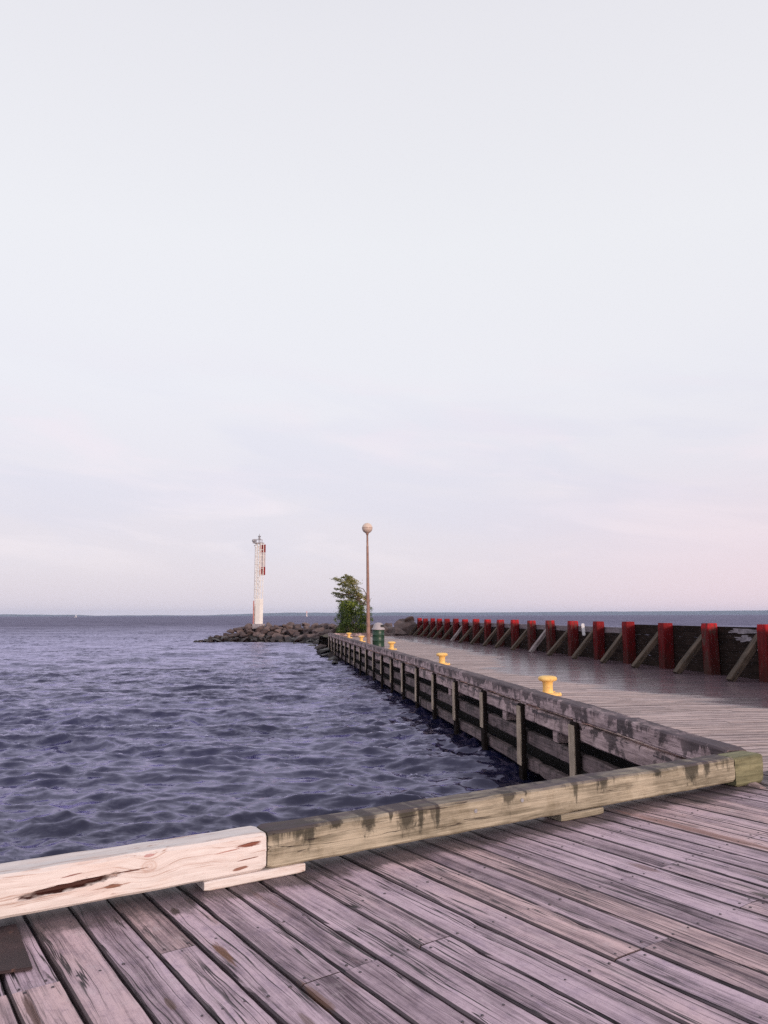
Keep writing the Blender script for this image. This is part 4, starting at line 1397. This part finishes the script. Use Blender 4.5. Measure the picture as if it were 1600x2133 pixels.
# pixel-sized unit at the tree's distance: 1 m = 28.2 px of the photograph (55 m away)
TRX, TRY = -1.75, 55.0
tree = empty('tree', (TRX, TRY, 0.0))
tag(tree, 'wind-bent tree streaming to the left, rising behind the bush next to the lamp post', 'tree')
tr = random.Random(5)
def tp(px, py):     # picture height and offset at the tree's distance, relative to its foot
    return ((px - 800) / 1550 * TRY - TRX, 1.5 - (py - 1281.5) / 1550 * TRY)
chains, clumps = [], []
def chain(pts, r0, r1, dy):
    out_ = []
    for i, (px, py) in enumerate(pts):
        x, z = tp(px, py)
        f = i / (len(pts) - 1)
        out_.append(((x, dy * f + 0.1 * math.sin(i * 2.0), z), r0 * (1 - f) + r1 * f))
    return out_
chains.append(chain([(751, 1318), (752, 1290), (752, 1262), (745, 1238), (733, 1216), (722, 1204)], 0.10, 0.02, 0.1))
chains.append(chain([(752, 1268), (762, 1250), (764, 1240), (757, 1228), (742, 1222)], 0.06, 0.015, -0.3))
chains.append(chain([(751, 1258), (738, 1240), (722, 1238), (704, 1240)], 0.045, 0.012, -0.5))
chains.append(chain([(748, 1242), (732, 1226), (715, 1214), (700, 1209)], 0.04, 0.012, 0.5))
chains.append(chain([(742, 1232), (728, 1212), (718, 1203)], 0.035, 0.012, 0.2))
chains.append(chain([(752, 1262), (768, 1252), (774, 1246)], 0.03, 0.01, 0.3))
# plumes of leaves: (start px, end px, thickness px, tone, count)
plumes = [((738, 1210), (716, 1202), 5, 0.62, 620), ((744, 1222), (698, 1206), 6, 0.50, 900), ((746, 1216), (722, 1208), 5.5, 0.62, 700),
          ((748, 1230), (706, 1216), 6, 0.45, 900), ((750, 1236), (698, 1226), 4, 0.30, 500), ((752, 1240), (712, 1230), 5.5, 0.42, 750),
          ((744, 1244), (694, 1236), 5, 0.28, 800), ((750, 1250), (698, 1242), 5, 0.25, 800), ((748, 1254), (706, 1252), 5, 0.28, 650),
          ((762, 1246), (744, 1238), 5, 0.55, 480), ((768, 1252), (752, 1246), 4, 0.75, 260), ((742, 1258), (712, 1258), 4, 0.30, 320),
          ((758, 1256), (744, 1250), 4, 0.6, 260), ((734, 1206), (722, 1199), 3.5, 0.6, 260), ((764, 1262), (752, 1258), 3, 0.75, 120)]
for (a, b, th, tone, cnt) in plumes:
    m_ = max(3, int(math.hypot(a[0] - b[0], a[1] - b[1]) / 5))
    dy = tr.uniform(-0.7, 0.7)
    for i in range(m_):
        f = (i + 0.5) / m_
        px = a[0] + (b[0] - a[0]) * f + tr.uniform(-2, 2); py = a[1] + (b[1] - a[1]) * f + tr.uniform(-2.0, 2.0)
        x, z = tp(px, py)
        tk = th * (1.15 - 0.55 * f) / 28.2
        clumps.append(((x, dy + tr.uniform(-0.25, 0.25), z), (tk * 1.9, tk * 1.8, tk * 0.85), cnt / m_ * 0.62, tone + tr.uniform(-0.15, 0.15)))
limbs_mesh('trunk', chains, M_BARK, tree)
leaves_mesh('crown', clumps, 0, 0.115, M_LEAF, tree, (-1.3, 0.1, 0.10), 3)

bush = empty('bush', (TRX - 0.2, TRY - 0.6, 0.0))
tag(bush, 'dense dark green bush at the foot of the wind-bent tree, behind the lamp post', 'bush')
def bp(px, py):
    return ((px - 800) / 1550 * (TRY - 0.6) - (TRX - 0.2), 1.5 - (py - 1281.5) / 1550 * (TRY - 0.6))
clumps = []
r5 = random.Random(17)
for i in range(120):
    # outline of the bush by rows
    py = r5.uniform(1256, 1316)
    lo_p = np.interp(py, [1252, 1262, 1275, 1290, 1316], [716, 708, 704, 702, 705])
    hi_p = np.interp(py, [1252, 1262, 1275, 1290, 1316], [742, 757, 766, 766, 768])
    px = r5.uniform(lo_p + 3, hi_p - 3)
    x, z = bp(px, py)
    edge = min(px - lo_p, hi_p - px)
    tone = 0.32 + r5.uniform(-0.22, 0.22) + (0.22 if py < 1272 else 0)
    clumps.append(((x, r5.uniform(-0.55, 0.6), z), (0.34, 0.36, 0.24), 110, tone))
for (px, py) in ((773, 1268), (772, 1280), (775, 1290), (768, 1262), (706, 1284), (700, 1290)):
    x, z = bp(px, py)
    clumps.append(((x, 0, z), (0.16, 0.2, 0.2), 60, 0.4))
ch2 = []
for i in range(9):
    x0 = r5.uniform(-0.5, 0.5); x1 = x0 * 2 + r5.uniform(-0.3, 0.3)
    ch2.append([((x0, r5.uniform(-.2, .2), -0.1), 0.03), ((x0 * 1.4, 0, 0.7), 0.022), ((x1, r5.uniform(-.3, .3), 1.6), 0.008)])
limbs_mesh('stems', ch2, M_BARK, bush)
leaves_mesh('crown', clumps, 0, 0.105, M_LEAF2, bush, (-0.5, -0.1, -0.15), 9)

# strip of rough ground behind the end of the pier
bm = bmesh.new()
gxs = np.linspace(-0.2, 8.5, 24); gys = np.linspace(54.15, 63, 24)
gv = [[bm.verts.new((x, y, -0.06 + 0.16 * mnoise.noise(Vector((x * 0.8, y * 0.8, 0))) - (1.4 * max(0, (y - 60) / 3)))) for y in gys] for x in gxs]
for i in range(23):
    for j in range(23):
        bm.faces.new((gv[i][j], gv[i + 1][j], gv[i + 1][j + 1], gv[i][j + 1]))
gm = mat_paint('rough_soil', (0.05, 0.04, 0.025), (0.13, 0.10, 0.065), 2.0, 0.95, bump=0.6)
o = from_bm('ground', bm, gm); o.location = (PIER_X, 0, 0); o.rotation_euler = (0, 0, PIER_ANG)
tag(o, kind='structure')

# ------------------------------------------------------------------ far things
b2 = empty('beacon', ((640 - 800) / 1550 * 2200, 2200, WATER_Z))
tag(b2, 'tiny far-off pinkish beacon standing on the horizon left of the tree', 'beacon')
bm = bmesh.new()
lathe(bm, [(2.4, 0.0), (2.4, 1.6), (1.2, 2.0), (1.0, 9.5), (1.8, 9.8), (1.8, 10.3)], 16)
from_bm('shaft', bm, mat_paint('beacon_white', (0.80, 0.62, 0.60), (0.85, 0.72, 0.70), 0.2, 0.6), b2)
bm = bmesh.new()
lathe(bm, [(1.1, 10.3), (1.1, 13.0), (1.5, 13.2), (0.2, 15.0)], 16)
from_bm('lantern', bm, mat_paint('beacon_red', (0.75, 0.22, 0.20), (0.80, 0.30, 0.26), 0.2, 0.6), b2)

sb = empty('sailboat', ((163 - 800) / 1550 * 1500, 1500, WATER_Z))
tag(sb, 'tiny white sailboat far out on the horizon at the left', 'sailboat')
bm = bmesh.new()
hull = []
for z, s_ in ((0.0, 0.8), (0.9, 1.0)):
    hull.append([bm.verts.new((x * s_, y * s_, z)) for x, y in ((-3.2, 0.7), (-3.2, -0.7), (0, -1.2), (3.4, 0), (0, 1.2))])
for i in range(5):
    bm.faces.new((hull[0][i], hull[0][(i + 1) % 5], hull[1][(i + 1) % 5], hull[1][i]))
bm.faces.new(hull[1]); bm.faces.new(hull[0][::-1])
from_bm('hull', bm, M_SIGNW, sb)
bm = bmesh.new()
lathe(bm, [(0.09, 0.9), (0.06, 6.2)], 8)
from_bm('mast', bm, M_STEEL, sb)
bm = bmesh.new()
for y in (-0.02, 0.02):
    pass
tri = [(0.12, 1.5), (2.9, 1.5), (0.12, 6.0)]
A_ = [bm.verts.new((x, -0.03, z)) for x, z in tri]; B_ = [bm.verts.new((x, 0.03, z)) for x, z in tri]
bm.faces.new(A_); bm.faces.new(B_[::-1])
for i in range(3): bm.faces.new((A_[i], A_[(i + 1) % 3], B_[(i + 1) % 3], B_[i]))
from_bm('sail', bm, M_SIGNW, sb)

# far shore hills
nA = 360
ang = np.linspace(R(-55), R(55), nA)
prof_h = []
for a in ang:
    px = 800 + 1550 * math.tan(a)
    base = np.interp(px, [-900, 0, 150, 210, 300, 430, 520, 600, 700, 850, 1000, 1200, 1400, 1600, 2500],
                     [20, 22, 16, 6, 10, 7, 24, 37, 34, 36, 33, 38, 40, 46, 40])
    prof_h.append(max(3, base + 3.0 * mnoise.noise(Vector((a * 40, 0, 0))) + 1.2 * mnoise.noise(Vector((a * 160, 1, 0)))))
V, F = [], []
for i, a in enumerate(ang):
    for r_, hf in ((8650, 0.0), (8700, 0.30), (8850, 0.72), (9000, 1.0), (9150, 0.0)):
        V.append((r_ * math.sin(a), r_ * math.cos(a), WATER_Z - 0.5 + (prof_h[i]) * hf))
for i in range(nA - 1):
    for j in range(4):
        F.append((i * 5 + j, (i + 1) * 5 + j, (i + 1) * 5 + j + 1, i * 5 + j + 1))
me = bpy.data.meshes.new('hills'); me.from_pydata(V, [], F)
hm = mat_paint('wooded_hills', (0.05, 0.08, 0.10), (0.08, 0.115, 0.14), 0.02, 0.95, bump=0.0)
o = link('hills', me, hm); tag(o, kind='structure')

# ------------------------------------------------------------------ lake
def build_water():
    nth = 900
    rs = [3.0]
    while rs[-1] < 8800: rs.append(rs[-1] * (1.0048 if rs[-1] < 40 else 1.0105))
    rs = np.array(rs); th = np.linspace(R(-58), R(58), nth)
    X = rs[:, None] * np.sin(th)[None, :]
    Y = rs[:, None] * np.cos(th)[None, :]
    dr = (rs * 0.0048)[:, None] * np.ones_like(X)
    dt = (rs * (th[1] - th[0]))[:, None] * np.ones_like(X)
    sp = np.maximum(dr, dt)
    Z = np.zeros_like(X); DX = np.zeros_like(X); DY = np.zeros_like(X)
    r = np.random.RandomState(12)
    # wind sea running towards the camera and a little to the left
    main = R(262)
    for i in range(110):
        lam = 0.35 * (6.0 / 0.35) ** (r.rand() ** 1.1)
        k = 2 * math.pi / lam
        d = main + r.normal() * (0.26 + 0.16 / (lam + 0.3))
        kx, ky = math.cos(d) * k, math.sin(d) * k
        steep = 0.023 if lam > 1.2 else 0.038
        if lam > 2.5: steep = 0.014
        a = steep / k * r.uniform(0.5, 1.4)
        ph = kx * X + ky * Y + r.rand() * 6.283
        att = np.clip((lam / sp - 2.0) / 2.5, 0, 1)
        # gusts: patches where this wave stands higher
        g = np.clip(0.7 + 0.9 * np.sin(X * r.uniform(-0.6, 0.6) + Y * r.uniform(0.1, 0.7) + r.rand() * 6), 0, 2)
        A = a * att * g
        Z += A * np.sin(ph)
        DX += A * np.cos(ph) * math.cos(d) * 0.9
        DY += A * np.cos(ph) * math.sin(d) * 0.9

    # broken chop: ridged gradient noise, longer across the wind than along it
    perm = r.permutation(512)
    perm = np.concatenate([perm, perm])
    gang = r.rand(512) * 2 * math.pi
    GX, GY = np.cos(gang), np.sin(gang)

    def gnoise(x, y):
        xi = np.floor(x).astype(np.int64); yi = np.floor(y).astype(np.int64)
        xf = x - xi; yf = y - yi
        u = xf * xf * xf * (xf * (xf * 6 - 15) + 10); v = yf * yf * yf * (yf * (yf * 6 - 15) + 10)
        def gr(ax, ay, fx, fy):
            h = perm[(perm[ax & 511] + ay) & 511]
            return GX[h] * fx + GY[h] * fy
        n00 = gr(xi, yi, xf, yf); n10 = gr(xi + 1, yi, xf - 1, yf)
        n01 = gr(xi, yi + 1, xf, yf - 1); n11 = gr(xi + 1, yi + 1, xf - 1, yf - 1)
        return (n00 * (1 - u) + n10 * u) * (1 - v) + (n01 * (1 - u) + n11 * u) * v

    wx = X + 0.5 * gnoise(X * 0.5, Y * 0.5); wy = Y + 0.5 * gnoise(X * 0.5 + 40, Y * 0.5 + 9)
    mod = 0.75 + 1.1 * gnoise(X * 0.13 + 3, Y * 0.22)
    for j, (L, amp, ang) in enumerate(((2.6, 0.032, 0.16), (1.35, 0.034, -0.10), (0.75, 0.042, 0.25), (0.42, 0.034, -0.2), (0.25, 0.021, 0.1))):
        ca, sa = math.cos(ang), math.sin(ang)
        rx = (wx * ca + wy * sa) / (L * 1.9); ry = (-wx * sa + wy * ca) / L
        n = gnoise(rx + 17 * j, ry + 31 * j)
        rd = (1 - np.clip(np.abs(n) * 1.9, 0, 1)) ** 2
        att = np.clip((L / sp - 2.0) / 2.5, 0, 1)
        m2 = np.clip(mod + 0.9 * gnoise(X / (L * 5) + 7 * j, Y / (L * 4)), 0.1, 2)
        Z += 1.45 * amp * att * m2 * (rd - 0.3)
    co = np.stack([X + DX, Y + DY, Z + WATER_Z], axis=-1).reshape(-1, 3)
    nr = len(rs)
    idx = np.arange(nr * nth).reshape(nr, nth)
    q = np.stack([idx[:-1, :-1], idx[:-1, 1:], idx[1:, 1:], idx[1:, :-1]], axis=-1).reshape(-1, 4)
    me = bpy.data.meshes.new('water')
    me.vertices.add(len(co)); me.vertices.foreach_set('co', co.astype(np.float32).ravel())
    me.loops.add(q.size); me.loops.foreach_set('vertex_index', q.astype(np.int32).ravel())
    me.polygons.add(len(q)); me.polygons.foreach_set('loop_start', np.arange(0, q.size, 4, dtype=np.int32))
    try: me.polygons.foreach_set('loop_total', np.full(len(q), 4, dtype=np.int32))
    except Exception: pass
    me.polygons.foreach_set('use_smooth', np.ones(len(q), dtype=bool))
    me.update(calc_edges=True)
    o = link('water', me, M_WATER)
    tag(o, kind='structure')


build_water()

# ------------------------------------------------------------------ air over the lake
HAZE = True
if HAZE:
    bm = bmesh.new()
    box(bm, -9300, 9300, -60, 9400, -4.0, 62.0)
    hz = bpy.data.materials.new('lake_air')
    hz.use_nodes = True
    hn = NT(hz.node_tree)
    for n_ in list(hn.n): hn.n.remove(n_)
    ho = hn.add('ShaderNodeOutputMaterial')
    vol = hn.add('ShaderNodeVolumePrincipled', ins={'Color': (0.62, 0.72, 1.0), 'Density': 0.6e-4, 'Anisotropy': 0.0})
    hn.l.new(vol.outputs[0], ho.inputs['Volume'])
    o = from_bm('haze', bm, hz)
    tag(o, kind='stuff')
